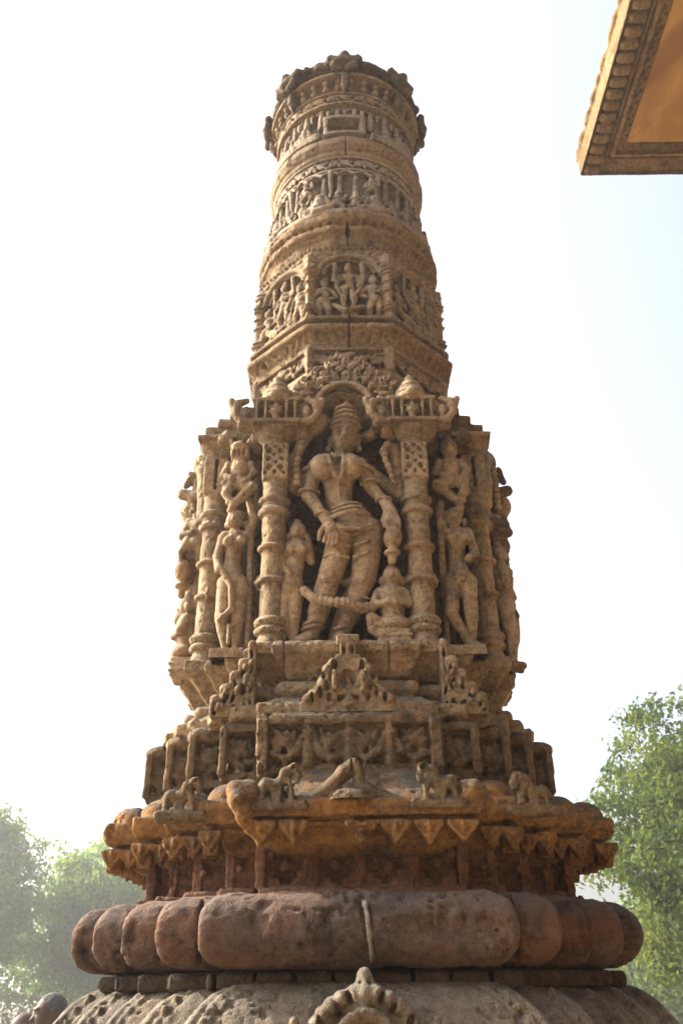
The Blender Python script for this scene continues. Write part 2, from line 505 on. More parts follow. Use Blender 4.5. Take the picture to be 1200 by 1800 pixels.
# arched medallion on the pot, with side knobs
v = Vol((-.20, -.84, 1.40), (.22, -.66, 1.66), .004)
mx, my, mz = -.002, -.765, 1.515
v.ell((mx, my + .03, mz + .0), (.112, .035, .088), .008); v.ell((mx, my + .03, mz - .05), (.125, .035, .06), .01)
for i in range(13):
    a = PI * (i + .5) / 13
    v.ell((mx + .098 * math.cos(a), my + .012, mz + .078 * math.sin(a)), (.017, .024, .017), .005)
v.cap((mx, my + .02, mz + .07), (mx, my + .025, mz + .108), .030, .016, .012)
v.ell((mx, my - .02, mz - .01), (.052, .05, .052), .006, True)
arc = [(mx + .058 * math.cos(a), my - .008, mz - .01 + .056 * math.sin(a)) for a in np.linspace(0, PI, 13)]
v.chain(arc, .009, .004)
v.cap((mx, my + .025, mz - .02), (mx, my + .022, mz + .02), .016, .012)
for sx in (-1, 1):
    for a, zz in ((.030, .072), (.052, .052), (.085, .03), (.078, .004)):
        v.ell((mx + sx * a, my - .012, mz + zz), (.006, .03, .015), .003, True, ry=-sx * .4)
    v.ell((mx + sx * .009, my - .004, mz + .098), (.005, .02, .006), .002, True)
    v.ell((mx + sx * .135, my + .025, mz - .01), (.028, .03, .02), .008)
    v.ell((mx + sx * .135, my + .02, mz + .015), (.018, .025, .012), .006)
    v.ell((mx + sx * .137, my + .018, mz + .032), (.009, .012, .009), .004)
    v.ell((mx + sx * .165, my + .03, mz - .025), (.03, .03, .02), .006)
carve('arch_medallion', v, M_POT, POT, rough=.9)

# ---- dark neck course under the ring
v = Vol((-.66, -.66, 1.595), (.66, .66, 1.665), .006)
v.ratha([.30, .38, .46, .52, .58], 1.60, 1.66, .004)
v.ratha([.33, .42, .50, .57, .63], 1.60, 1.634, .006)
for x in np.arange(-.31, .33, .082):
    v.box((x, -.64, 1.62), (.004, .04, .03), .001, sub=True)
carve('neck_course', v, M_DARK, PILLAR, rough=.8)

# ---- the lobed ring
AR = [.338, .44, .535, .625, .70]
v = Vol((-.735, -.735, 1.63), (.735, .735, 1.80), .0055)
v.lobes(AR, 1.7135, .0735, .066)
for i in range(5):
    for sx in (-1, 1):
        if i: v.ell((sx * AR[i - 1], -AR[5 - i] + .0 + .06, 1.7135), (.006, .085, .075), .006, True)
# worn hollow and mortar joint at the front
v.ell((.19, -.735, 1.70), (.16, .045, .030), .03, True)
v.chain([(.010, -.655, 1.79), (.014, -.69, 1.765), (.020, -.700, 1.73), (.022, -.700, 1.70), (.026, -.690, 1.665)], .009, .004, True)
RING = carve('lobed_ring', v, M_RING, PILLAR, rough=1.5)
RING.location.x = -.012
v = Vol((-.02, -.74, 1.63), (.06, -.60, 1.90), .004)
pts = [(.004, -.563, 1.870), (.006, -.570, 1.79), (.010, -.640, 1.776), (.014, -.683, 1.755), (.020, -.693, 1.73), (.022, -.694, 1.70), (.026, -.684, 1.665), (.026, -.668, 1.65)]
v.chain(pts, [.003, .003, .006, .0085, .0075, .006, .005, .003], .004)
t_mortar = plain('mortar', (.25, .235, .20), .95, (.15, .135, .115), 60)
carve('mortar_joint', v, t_mortar, RING, rough=1.)

# ---- stepped-cross frieze
AF = [.235, .335, .425, .50, .565]
v = Vol((-.60, -.60, 1.775), (.60, .60, 1.915), .0038)
v.ratha(AF, 1.775, 1.91, .003, .02)
v.ratha(AF, 1.782, 1.803, .004)
rev_ = list(reversed(AF))
def cross(v, x, y, z, s):
    for (a, b) in ((3, 1), (2, 2), (1, 3)):
        v.box((x, y, z), (a * s, .024, b * s), .001, sub=True)
    v.ell((x, y + .018, z), (s * 1.1, .012, s * 1.1), .002)
zc = 1.852
for x in (-.165, -.05, .065, .18): cross(v, x - .008, -.545, zc, .0142)
for x in (-.232, -.108, .0, .122, .232): v.box((x, -.540, zc), (.010, .012, .05), .002)
for i in range(1, 5):
    for sx in (-1, 1):
        xm = sx * (AF[i - 1] + AF[i]) / 2
        y = -rev_[i] + .02
        cross(v, xm, y - .024, zc, .0085)
        v.box((sx * (AF[i] - .028), y + .004, zc), (.011, .010, .05), .002)
        v.box((xm, y - .01, 1.795), (.045, .02, .012), .006)
for sx in (-1, 1):        # flanks
    for y in (-.15, 0, .15):
        for (a, b) in ((3, 1), (2, 2), (1, 3)): v.box((sx * .545, y, zc), (.034, a * .012, b * .012), .001, sub=True)
    for y in (-.225, -.075, .075, .225): v.box((sx * .546, y, zc), (.012, .010, .05), .002)
carve('cross_frieze', v, M_FRIEZE, PILLAR, rough=1.2)

# ---- eave cornice with leaf pendants
AE = [.275, .375, .475, .575, .67]
re_ = list(reversed(AE))
v = Vol((-.72, -.72, 1.86), (.72, .72, 2.09), .0038)
v.rathaprof(AE, [(1.866, .135), (1.872, .105), (1.886, .060), (1.892, .052), (1.918, .046), (1.921, .022), (1.927, .016), (1.93, .024), (1.937, .025), (1.94, .006), (1.972, .0), (1.985, .012), (2.02, .055), (2.055, .10), (2.075, .12)])
def pendant(v, x, y, z, w, dx=1., dy=0.):
    w *= rnd.uniform(.82, 1.12)
    if rnd.random() < .07: return
    z += rnd.uniform(-.002, .002)
    """downward leaf; (dx,dy): direction along the face"""
    ox, oy = (0, -1) if dx else (math.copysign(1, x), 0)
    def wedge(X, Y, Z):
        u = np.abs((X - x) * dx + (Y - y) * dy); o = (X - x) * ox + (Y - y) * oy
        d = np.maximum(u - w * .52 * np.clip((Z - (z - .044)) / .040, 0, 1), np.abs(o) - .020)
        return np.maximum(d * .7, np.maximum(Z - z - .008, z - .044 - Z))
    v.op(wedge, (x - .05, y - .05, z - .05), (x + .05, y + .05, z + .01), .003)
    for q in (-1, 0, 1): v.ell((x + dx * q * w * .30 + ox * .010, y + dy * q * w * .30 + oy * .010, z - .008 - (.010 if q == 0 else 0)), (.009, .009, .010), .003)
    for q in (-1, 1):
        f = lambda u, dz: (x + ox * .020 + dx * u * w, y + oy * .020 + dy * u * w, z + dz)
        v.chain([f(q * .36, -.002), f(q * .16, -.012), f(q * .03, -.030)], [.0026, .0040, .0026], .002, True)
    v.cap(f(0, .002), f(0, -.012), .004, .006, .002)
for j in range(7): pendant(v, -.225 + j * .075, -.650, 1.922, .070)
for i in range(1, 5):
    for sx in (-1, 1):
        y = -re_[i] + .022
        for q in (.25, .75): pendant(v, sx * (AE[i - 1] + (AE[i] - AE[i - 1]) * q), y, 1.920, .054)
        pendant(v, sx * (AE[i] - .022), y + .05, 1.920, .06, 0, 1)
for sx in (-1, 1):
    for yy in np.arange(-.22, .25, .075): pendant(v, sx * .648, yy, 1.920, .07, 0, 1)
# humped shells where the offsets meet
for i in range(1, 5):
    for sx in (-1, 1):
        v.ell((sx * (AE[i] - .06), -re_[i] + .07, 2.0), (.055, .065, .042), .012)
        v.box((sx * (AE[i] - .035), -re_[i] + .03, 1.972), (.04, .03, .022), .01, .006)
v.ell((-.262, -.625, 1.985), (.045, .055, .04), .01); v.ell((.252, -.625, 1.985), (.04, .05, .035), .01)
v.chain([(-.285, -.655, 2.0), (-.275, -.672, 1.97), (-.262, -.668, 1.94), (-.245, -.655, 1.915)], [.022, .020, .016, .012], .012)
EAVE = carve('eave_cornice', v, M_EAVE, PILLAR, rough=1.1)

# animals and knots riding on the cornice
def beast(sx, x, y, z, s, name):
    v = Vol((x - .13 * s - .02, y - .09, z - .05), (x + .13 * s + .02, y + .07, z + .13 * s + .02), .004)
    def P(a, b, c): return (x + sx * a * s, y - b * s, z + c * s)
    v.chain([P(-.09, 0, .02), P(-.05, .01, .045), P(.0, .01, .04)], [.016 * s, .026 * s, .024 * s])
    v.chain([P(.0, .01, .035), P(.02, .02, .09), P(.055, .03, .105), P(.075, .03, .075), P(.07, .035, .05)], [.026 * s, .02 * s, .017 * s, .014 * s, .01 * s])
    v.chain([P(.03, .02, .07), P(.045, .03, .03), P(.05, .035, -.02)], [.018 * s, .014 * s, .013 * s])
    v.chain([P(-.06, .015, .03), P(-.07, .03, -.03)], [.018 * s, .012 * s]); v.chain([P(-.02, .02, .03), P(-.015, .035, -.03)], [.016 * s, .012 * s])
    v.chain([P(.0, .02, .02), P(.01, .045, -.03)], [.014 * s, .011 * s])
    v.ell(P(.055, .045, .105), (.008 * s, .012, .008 * s), .003, True)
    v.box(P(-.0, .0, -.035), (.11 * s, .03, .012), .006)
    return carve(name, v, M_PANEL, EAVE, rough=1.1)
beast(1, -.185, -.645, 1.982, .60, 'beast_carving')
beast(-1, .175, -.645, 1.982, .60, 'beast_carving')
beast(-1, .40, -.568, 1.978, .55, 'beast_carving')
beast(1, -.42, -.553, 1.978, .56, 'beast_carving')
v = Vol((-.16, -.72, 1.97), (.12, -.57, 2.11), .004)
kx, kz = -.022, 2.005
v.chain([(kx - .10, -.65, kz - .035), (kx - .05, -.65, kz - .005), (kx - .015, -.65, kz + .03), (kx + .004, -.65, kz + .045), (kx + .018, -.65, kz + .028), (kx + .018, -.655, kz)], [.012, .016, .018, .016, .015, .012])
v.chain([(kx + .10, -.65, kz - .035), (kx + .06, -.65, kz - .015), (kx + .02, -.655, kz + .0)], [.012, .015, .014])
v.ell((kx, -.66, kz - .03), (.05, .03, .025), .01)
v.box((kx + .003, -.675, kz + .03), (.0025, .02, .03), .001, sub=True)
carve('knot_carving', v, M_PANEL, EAVE, rough=1.1)

# ---- panel frieze
OX = -.024
AN = [.228, .325, .415, .49, .565]
rn = list(reversed(AN))
v = Vol((-.60, -.60, 2.045), (.60, .60, 2.215), .0037)
v.ratha(AN, 2.045, 2.205, .006, .012)
v.ratha(AN, 2.172, 2.196, .006)
v.ratha(AN, 2.05, 2.075, .006, .002)
def leafwork(v, x, y, z, w, h, s):
    v.chain([(x - s * w * .42, y, z - h * .25), (x - s * w * .1, y - .004, z - h * .42), (x + s * w * .25, y - .004, z - h * .2), (x + s * w * .40, y, z + h * .2)], [.010, .012, .011, .008], .006)
    v.chain([(x - s * w * .35, y, z + h * .38), (x - s * w * .05, y - .004, z + h * .05), (x + s * w * .1, y, z + h * .1), (x + s * w * .2, y, z + h * .42)], [.008, .012, .010, .006], .005)
    v.ell((x - s * w * .3, y, z), (w * .16, .014, h * .26), .004, ry=s * .6)
    v.ell((x + s * w * .05, y - .003, z - h * .12), (w * .10, .012, h * .14), .004)
    v.ell((x - s * w * .02, y, z + h * .33), (w * .12, .010, h * .10), .004, ry=-s * .5)
zp, hp = 2.124, .085
v.box((-.0, -.565, zp), (.200, .020, .048), .004, sub=True)
for j in range(4):
    x = -.15 + .1 * j
    leafwork(v, x, -.552, zp, .088, hp, 1 if j % 2 == 0 else -1)
for x in (-.10, 0, .10):
    v.cap((x, -.552, zp - .045), (x, -.555, zp + .01), .017, .011); v.ell((x, -.555, zp + .028), (.022, .012, .012)); v.cap((x, -.553, zp + .03), (x, -.553, zp + .05), .008, .014)
for sx in (-1, 1):
    v.box((sx * .212, -.558, zp), (.014, .014, .062), .004)
    for i in range(1, 5):
        xm = (AN[i - 1] + AN[i]) / 2; hw = (AN[i] - AN[i - 1]) / 2
        y = -rn[i]
        v.box((sx * xm, y, zp), (hw - .012, .026, .046), .004, sub=True)
        v.box((sx * (AN[i] - .008), y + .006, zp), (.010, .016, .062), .004)
        leafwork(v, sx * xm, y + .018, zp, hw * 1.5, hp, sx)
        # flank of each offset
        v.ell((sx * AN[i - 1], y - .02, zp), (.012, .02, .045), .004, True)
    for yy in np.arange(-.18, .19, .09):
        v.ell((sx * .57, yy, zp), (.018, .034, .042), .006, True)
        v.ell((sx * .56, yy, zp - .005), (.016, .016, .028), .005)
for sx in (-1, 1):
    for i in range(2, 5): v.ell((sx * (AN[i] - .03), -rn[i] + .04, 2.19), (.045, .05, .022), .012)
PANEL = carve('panel_frieze', v, M_PANEL, PILLAR, rough=1.2)
PANEL.location.x = OX

# ---- base mouldings of the shrine stage
SHRINE = empty('shrine_stage', (OX, 0, 0), 0, PILLAR)
AB = [.205, .285, .345, .405, .455, .50]
rb = list(reversed(AB))
v = Vol((-.56, -.56, 2.185), (.56, .56, 2.425), .0038)
v.rathaprof([a + .028 for a in AB], [(2.19, .03), (2.205, .004), (2.235, 0), (2.24, .014), (2.262, .045), (2.27, .06)])
v.ratha(AB, 2.270, 2.312, .020, .016)
v.ratha(AB, 2.25, 2.39, .004, .058)
v.rathaprof(AB, [(2.318, .060), (2.325, .045), (2.378, .012), (2.386, .004), (2.402, .0), (2.416, .008)])
for x in (-.17, -.03, .11, .20): v.box((x, -.52, 2.39), (.0018, .06, .06), .0005, sub=True)
for sx in (-1, 1):
    for i in range(1, 6): v.box((sx * (AB[i] - .03), -rb[i] - .01, 2.225), (.05, .03, .018), .008, .008)
BASE = carve('base_moulding', v, M_SHRINE, PILLAR, rough=1.3)
BASE.location.x = OX

def temple_motif():
    v = Vol((-.15, -.56, 2.20), (.15, -.40, 2.44), .0026)
    y = -.515
    for (a, z0, z1) in ((.125, 2.212, 2.236), (.098, 2.234, 2.262), (.062, 2.26, 2.325), (.033, 2.32, 2.362), (.020, 2.36, 2.402), (.03, 2.398, 2.418)):
        v.box((0, y + .02, (z0 + z1) / 2), (a, .034, (z1 - z0) / 2 + .002), .004, .006)
    for sx in (-1, 1):
        for (a, z, b) in ((.088, 2.253, .016), (.062, 2.29, .018), (.075, 2.268, .014), (.04, 2.338, .014), (.105, 2.245, .012), (.054, 2.322, .014)): v.ell((sx * a, y - .008, z), (b, .018, b * 1.2), .006)
        for (a, z) in ((.092, 2.248), (.072, 2.262), (.055, 2.278), (.062, 2.305), (.036, 2.335), (.011, 2.378), (.05, 2.25)): v.ell((sx * a, y - .018, z), (.0065, .02, .013), .002, True)
        v.box((sx * .036, y - .018, 2.29), (.006, .014, .028), .002)
    v.ell((0, y - .02, 2.297), (.024, .03, .026), .002, True)
    v.cap((0, y + .002, 2.275), (0, y, 2.297), .012, .007)
    v.box((.0, y - .022, 2.247), (.028, .02, .008), .002, sub=True)
    v.cap((0, y - .014, 2.236), (0, y - .014, 2.262), .016, .003)
    return carve('temple_motif', v, M_SHRINE, BASE, rough=.9)
temple_motif()
def filigree(sx):
    v = Vol((min(sx * .20, sx * .40), -.52, 2.20), (max(sx * .20, sx * .40), -.34, 2.44), .0026)
    y = -.475
    st = ((.247, .262, 2.41), (.262, .286, 2.36), (.286, .308, 2.325), (.308, .332, 2.29), (.332, .356, 2.262))
    for (a, b, zt) in st:
        xm = sx * (a + b) / 2
        v.box((xm, y + .02, (2.215 + zt) / 2), ((b - a) / 2 + .003, .03, (zt - 2.215) / 2), .003, .004)
        v.ell((xm, y - .008, zt), ((b - a) / 2 + .004, .012, .012), .005)
        z = zt - rnd.uniform(.02, .034)
        while z > 2.225:
            v.ell((xm + rnd.uniform(-.003, .003), y - .012, z), ((b - a) * rnd.uniform(.20, .34), .03, rnd.uniform(.010, .019)), .002, True, ry=rnd.uniform(-.5, .5))
            z -= rnd.uniform(.036, .055)
        for _ in range(3): v.ell((xm + rnd.uniform(-.01, .01), y - .014, rnd.uniform(2.23, zt)), (.006, .010, .009), .003)
    return carve('filigree_fin', v, M_SHRINE, BASE, rough=.7)
filigree(-1); filigree(1)

# ---- shrine core
v = Vol((-.44, -.44, 2.37), (.44, .44, 3.34), .006)
v.box((0, 0, 2.79), (.285, .318, .45), .004).box((0, 0, 2.79), (.318, .285, .45), .004).box((0, 0, 2.79), (.286, .286, .42), .004)
v.box((0, 0, 3.15), (.30, .37, .05), .01).box((0, 0, 3.15), (.37, .30, .05), .01)
v.rev((0, 0, 0), [(3.10, .39), (3.16, .385), (3.24, .36), (3.33, .34)], n=8)
for q in range(4):
    a = q * PI / 2; cx, cy = math.sin(a), -math.cos(a)
    tx, ty = math.cos(a), math.sin(a)
    for s in (-1, 1):
        v.box((cx * .345 + tx * s * .212, cy * .345 + ty * s * .212, 2.79), (.026, .045, .42) if q % 2 == 0 else (.045, .026, .42), .003)
v.ell((0, -.37, 3.2), (.092, .10, .115), .004, True)
v.box((0, -.37, 3.1), (.175, .052, .13), .01, sub=True)
CORE = carve('shrine_core', v, M_CORE_SHADED, SHRINE, rough=1.8)

NICHE = empty('deity_niche', (0, 0, 0), 0, SHRINE)

# column
v = Vol((-.09, -.51, 2.39), (.09, -.35, 3.165), .0028)
cy = -.415
prof = [(2.395, .047), (2.43, .044), (2.452, .036), (2.456, .034), (2.458, .044), (2.468, .049), (2.476, .044), (2.479, .037), (2.484, .046), (2.494, .05), (2.503, .045), (2.507, .036),
        (2.612, .0345), (2.614, .044), (2.622, .047), (2.630, .036), (2.716, .0345), (2.718, .044), (2.726, .047), (2.734, .036),
        (2.832, .035), (2.835, .046), (2.847, .050), (2.856, .044), (2.861, .037), (2.868, .042), (2.873, .036), (2.878, .047), (2.889, .049), (2.896, .037), (2.955, .036)]
v.rev((0, cy, 0), prof)
v.box((0, cy, 2.408), (.052, .05, .016), .004)
v.box((0, cy, 3.016), (.039, .039, .064), .003)
for (a, b, r) in ((-.018, .035, .011), (.018, .035, .011), (-.02, .006, .009), (.02, .006, .009), (-.017, -.025, .011), (.017, -.025, .011), (-.004, .02, .006), (.004, -.008, .006), (0, -.042, .008), (0, .05, .007), (-.026, .05, .006), (.026, .05, .006), (-.028, -.045, .006), (.028, -.045, .006)):
    v.ell((a, cy - .04, 3.016 + b), (r * .8, .016, r), .002, True, ry=a * 30)
    v.ell((a * 1.5, cy, 3.016 + b), (.1, .006, .008), .002, True)
v.rev((0, cy, 0), [(3.08, .036), (3.090, .044), (3.096, .036), (3.106, .05), (3.122, .064), (3.126, .066), (3.136, .066)])
v.box((0, cy + .002, 3.136), (.072, .066, .008), .003)
for sx in (-1, 1):
    v.chain([(sx * .04, cy, 2.60), (sx * .048, cy, 2.622), (sx * .04, cy, 2.64)], .004)
col0 = carve('colonnette', v, M_SHRINE, NICHE, rough=.7)
col0.location.x = -.213
col1 = col0.copy(); C.objects.link(col1); col1.parent = NICHE; col1.location.x = .213

# goddess
v = Vol((-.24, -.53, 2.40), (.245, -.31, 3.24), .0026)
Y0 = -.400
v.ell((.001, Y0 - .005, 3.096), (.048, .046, .055), .012)
v.ell((.001, Y0 - .028, 3.064), (.030, .024, .024), .012)
v.cap((0, Y0, 3.135), (.001, Y0 + .004, 3.195), .048, .031, .008)
v.cap((.001, Y0, 3.20), (.001, Y0 + .002, 3.228), .024, .010, .006)
for zz, rr in ((3.130, .053), (3.152, .049), (3.174, .042), (3.196, .036)):
    v.chain([(rr * math.sin(a), Y0 - rr * math.cos(a), zz) for a in np.linspace(-1.4, 1.4, 7)], .005, .003)
v.cap((.001, Y0 - .050, 3.10), (.001, Y0 - .060, 3.077), .006, .011, .004)
for sx in (-1, 1):
    v.ell((sx * .019, Y0 - .052, 3.095), (.013, .010, .009), .002, True); v.ell((sx * .019, Y0 - .046, 3.095), (.011, .007, .007), .002)
    v.ell((sx * .020, Y0 - .048, 3.110), (.017, .009, .004), .003)
    v.ell((sx * .048, Y0 + .004, 3.085), (.009, .012, .024), .005)
    v.ell((sx * .052, Y0 + .0, 3.058), (.012, .011, .011), .004)
v.ell((.001, Y0 - .051, 3.062), (.015, .008, .005), .002)
v.ell((.001, Y0 - .051, 3.051), (.012, .008, .005), .002)
v.ell((.001, Y0 - .060, 3.0565), (.016, .008, .0025), .001, True)
v.cap((-.001, Y0 + .004, 3.06), (-.005, Y0 + .004, 3.02), .024, .028, .012)
v.cap((-.075, Y0 + .008, 3.008), (.053, Y0 + .008, 3.0), .026, .026, .010)
v.ell((-.016, Y0 + .004, 2.98), (.070, .036, .055), .014)
v.cap((-.018, Y0, 2.95), (-.026, Y0 + .002, 2.868), .052, .039, .012)
v.cap((-.026, Y0 + .002, 2.868), (.018, Y0, 2.785), .038, .058, .014)
v.ell((.022, Y0, 2.776), (.084, .052, .044), .010)
for x in (-.066, .029): v.ell((x, Y0 - .052, 2.964), (.038, .040, .038), .004)
v.chain([(-.060, Y0 - .022, 3.026), (-.038, Y0 - .048, 3.004), (-.018, Y0 - .054, 2.996), (.002, Y0 - .048, 3.004), (.026, Y0 - .022, 3.026)], .006, .001)
v.chain([(-.043, Y0 - .030, 3.018), (-.044, Y0 - .078, 2.985), (-.040, Y0 - .082, 2.955), (-.030, Y0 - .066, 2.928), (-.018, Y0 - .060, 2.920), (-.006, Y0 - .066, 2.928), (.004, Y0 - .082, 2.955), (.007, Y0 - .078, 2.985), (.004, Y0 - .030, 3.018)], .0075, .001)
v.chain([(-.035, Y0 - .025, 3.028), (-.018, Y0 - .04, 3.008), (.0, Y0 - .025, 3.028)], .006, .003)
v.chain([(-.020, Y0 - .046, 2.918), (-.022, Y0 - .040, 2.87)], .004, .003)
for (z, w, t) in ((2.842, .055, .005), (2.826, .062, .006), (2.806, .074, .007)):
    v.chain([(-.004 + w * math.sin(a), Y0 - .004 - (w * .86) * math.cos(a), z + .006 * math.sin(a * 2)) for a in np.linspace(-1.3, 1.3, 9)], t, .003)
# legs
v.chain([(-.028, Y0 - .012, 2.755), (-.050, Y0 - .020, 2.643), (-.085, Y0 - .010, 2.53), (-.104, Y0 - .004, 2.462)], [.046, .038, .031, .019], .005)
v.chain([(-.104, Y0 - .006, 2.455), (-.125, Y0 - .022, 2.438), (-.158, Y0 - .03, 2.428)], [.024, .019, .012], .008)
v.chain([(.058, Y0 - .006, 2.765), (.048, Y0 - .012, 2.625), (.012, Y0 - .0, 2.53), (-.019, Y0 + .006, 2.46)], [.049, .039, .032, .020], .005)
v.chain([(-.019, Y0 + .0, 2.452), (.0, Y0 - .025, 2.432), (.01, Y0 - .04, 2.425)], [.024, .018, .013], .008)
for c in ((-.100, Y0 - .006, 2.478), (-.096, Y0 - .006, 2.492), (-.014, Y0 + .004, 2.478)):
    v.chain([(c[0] + .029 * math.sin(a), c[1] - .029 * math.cos(a), c[2] + .004 * math.sin(a)) for a in np.linspace(-1.7, 1.7, 8)], .005, .002)
for j in range(4):
    t = j / 3
    v.ell((-.050 - .022 * t, Y0 - .050 + .014 * t, 2.68 - .14 * t), (.034 - .006 * t, .008, .0025), .004, ry=.25)
    v.ell((.052 - .010 * t, Y0 - .046 + .012 * t, 2.70 - .14 * t), (.036 - .006 * t, .008, .0025), .004, ry=-.25)
# sashes and apron
for dz in (0, .035, .07):
    v.chain([(-.062 + .1 * dz, Y0 - .040, 2.765 - dz), (-.03, Y0 - .058, 2.745 - dz), (.0, Y0 - .050, 2.740 - dz)], .0045, .003)
    v.chain([(.092 - .15 * dz, Y0 - .036, 2.775 - dz), (.055, Y0 - .058, 2.752 - dz), (.015, Y0 - .050, 2.742 - dz)], .0045, .003)
v.chain([(-.06, Y0 - .048, 2.775), (-.02, Y0 - .062, 2.755), (.03, Y0 - .065, 2.752), (.08, Y0 - .046, 2.775)], .006, .003)
# lower arms
v.chain([(-.084, Y0 - .002, 3.0), (-.118, Y0 - .012, 2.892)], [.026, .021], .005)
v.chain([(-.118, Y0 - .014, 2.888), (-.080, Y0 - .038, 2.80)], [.022, .015], .005)
v.chain([(-.080, Y0 - .040, 2.80), (-.062, Y0 - .052, 2.755)], [.017, .020], .006)
for j, (a, b) in enumerate(((-.078, 2.715), (-.066, 2.706), (-.054, 2.702), (-.042, 2.708))):
    v.chain([(-.066 + .006 * j, Y0 - .056, 2.748), (a + .004, Y0 - .066, 2.728), (a, Y0 - .066, b)], [.0085, .0075, .006], .002)
v.chain([(-.076, Y0 - .052, 2.775), (-.092, Y0 - .056, 2.75), (-.094, Y0 - .058, 2.725)], [.010, .008, .006], .003)
v.chain([(.062, Y0, 2.995), (.085, Y0 - .008, 2.922)], [.028, .022], .005)
v.chain([(.085, Y0 - .01, 2.918), (.117, Y0 - .035, 2.852)], [.023, .015], .005)
v.chain([(.117, Y0 - .036, 2.852), (.126, Y0 - .045, 2.812)], [.016, .019], .006)
for j in range(4):
    v.chain([(.115 + .007 * j, Y0 - .050, 2.805), (.112 + .010 * j, Y0 - .060, 2.782), (.113 + .011 * j, Y0 - .056, 2.758)], [.008, .007, .006], .002)
v.chain([(.112, Y0 - .045, 2.812), (.100, Y0 - .05, 2.785), (.104, Y0 - .052, 2.765)], [.009, .008, .006], .003)
v.ell((.129, Y0 - .048, 2.732), (.027, .026, .034), .004)
v.cap((.129, Y0 - .048, 2.70), (.129, Y0 - .048, 2.66), .012, .012)
v.ell((.129, Y0 - .048, 2.684), (.024, .022, .010), .003)
for c, r in (((-.116, Y0 - .012, 2.897), .031), ((-.086, Y0 - .034, 2.815), .022), ((.084, Y0 - .01, 2.93), .030), ((.113, Y0 - .033, 2.86), .021), ((-.095, Y0 - .004, 2.975), .034), ((.068, Y0 - .003, 2.975), .036)):
    v.chain([(c[0] + r * math.sin(a), c[1] - r * math.cos(a), c[2]) for a in np.linspace(-1.8, 1.8, 8)], .005, .002)
# upper arms with what they hold
v.chain([(-.085, Y0 + .02, 3.0), (-.158, Y0 + .012, 2.93), (-.166, Y0 + .004, 3.0), (-.140, Y0 - .004, 3.07)], [.026, .023, .021, .017], .006)
v.chain([(-.140, Y0 - .01, 3.07), (-.118, Y0 - .015, 3.115), (-.082, Y0 - .01, 3.15), (-.062, Y0, 3.165)], [.017, .024, .026, .012], .006)
for j in range(8): v.ell((-.135 - .002 * j, Y0 - .032, 3.062 - .020 * j), (.012 + .002 * (j % 2), .012, .011), .002)
v.chain([(.065, Y0 + .02, 3.0), (.172, Y0 + .012, 2.90), (.182, Y0 + .004, 2.99), (.165, Y0 - .006, 3.052), (.142, Y0 - .016, 3.06), (.130, Y0 - .02, 3.035)], [.028, .024, .022, .018, .014, .012], .006)
for j in range(7): v.ell((.132 + .004 * j, Y0 - .032, 3.035 - .019 * j), (.011, .011, .011), .002)
v.chain([(.10, Y0 + .015, 3.13), (.085, Y0 + .01, 3.11), (.06, Y0 + .02, 3.115)], [.02, .018, .014], .004)
# garland in front of the shins, staff behind
gp = [(-.128, Y0 - .05, 2.575), (-.10, Y0 - .055, 2.548), (-.055, Y0 - .06, 2.535), (-.005, Y0 - .055, 2.535), (.04, Y0 - .045, 2.522), (.078, Y0 - .035, 2.528)]
v.chain(gp, .011, .003)
for a, b in zip(gp, gp[1:]):
    for t in (.15, .5, .85): v.ell([a[i] + (b[i] - a[i]) * t for i in range(3)], (.012, .013, .016), .002)
v.chain([(.0, Y0 + .01, 2.60), (-.03, Y0 + .01, 2.52), (-.05, Y0 + .01, 2.44)], .009, .004); v.ell((.002, Y0 - .0, 2.615), (.024, .02, .014), .004)
G = carve('goddess_figure', v, M_FIG, NICHE, fold=lambda V: np.stack([(V[:, 0] + .01) * (.97 - .04 * np.clip((.13 - np.abs(V[:, 0])) / .05, 0, 1)) - .01 + np.interp(V[:, 2], [2.42, 2.62, 2.79, 2.90, 3.0, 3.12, 3.25], [-.004, .004, .016, .0, -.010, .004, .008]), V[:, 1], V[:, 2] * 1.045 - 2.415 * .045], 1), rough=.4)

v = Vol((-.23, -.49, 2.40), (-.09, -.33, 2.84), .0026)
ya = -.415
v.ell((-.143, ya - .004, 2.783), (.024, .024, .029), .008); v.cap((-.143, ya, 2.80), (-.145, ya, 2.818), .022, .012)
for sx in (-1, 1): v.ell((-.143 + sx * .026, ya, 2.768), (.009, .010, .016), .004)
v.cap((-.143, ya - .026, 2.786), (-.143, ya - .029, 2.776), .004, .005, .003)
for sx in (-1, 1): v.ell((-.143 + sx * .009, ya - .024, 2.787), (.004, .003, .002), .002)
v.cap((-.144, ya, 2.762), (-.145, ya, 2.74), .013); v.cap((-.168, ya, 2.735), (-.118, ya, 2.737), .017, .017, .008)
for x in (-.160, -.127): v.ell((x, ya - .020, 2.715), (.016, .016, .016), .004)
v.cap((-.145, ya, 2.725), (-.152, ya, 2.66), .031, .024, .01); v.cap((-.152, ya, 2.66), (-.158, ya, 2.61), .024, .034, .012)
v.chain([(-.168, ya, 2.60), (-.178, ya - .008, 2.51), (-.186, ya, 2.43)], [.026, .019, .012], .006)
v.chain([(-.146, ya, 2.60), (-.148, ya - .006, 2.51), (-.152, ya, 2.43)], [.026, .018, .012], .006)
v.cap((-.186, ya - .008, 2.424), (-.19, ya - .028, 2.42), .011); v.cap((-.152, ya - .008, 2.424), (-.152, ya - .028, 2.42), .011)
v.chain([(-.176, ya, 2.73), (-.184, ya - .008, 2.67), (-.160, ya - .030, 2.635)], [.014, .012, .010], .005)
v.chain([(-.112, ya, 2.73), (-.104, ya + .004, 2.69), (-.112, ya + .004, 2.76)], [.014, .012, .010], .005)
carve('attendant_figure', v, M_FIG, NICHE, rough=.45)

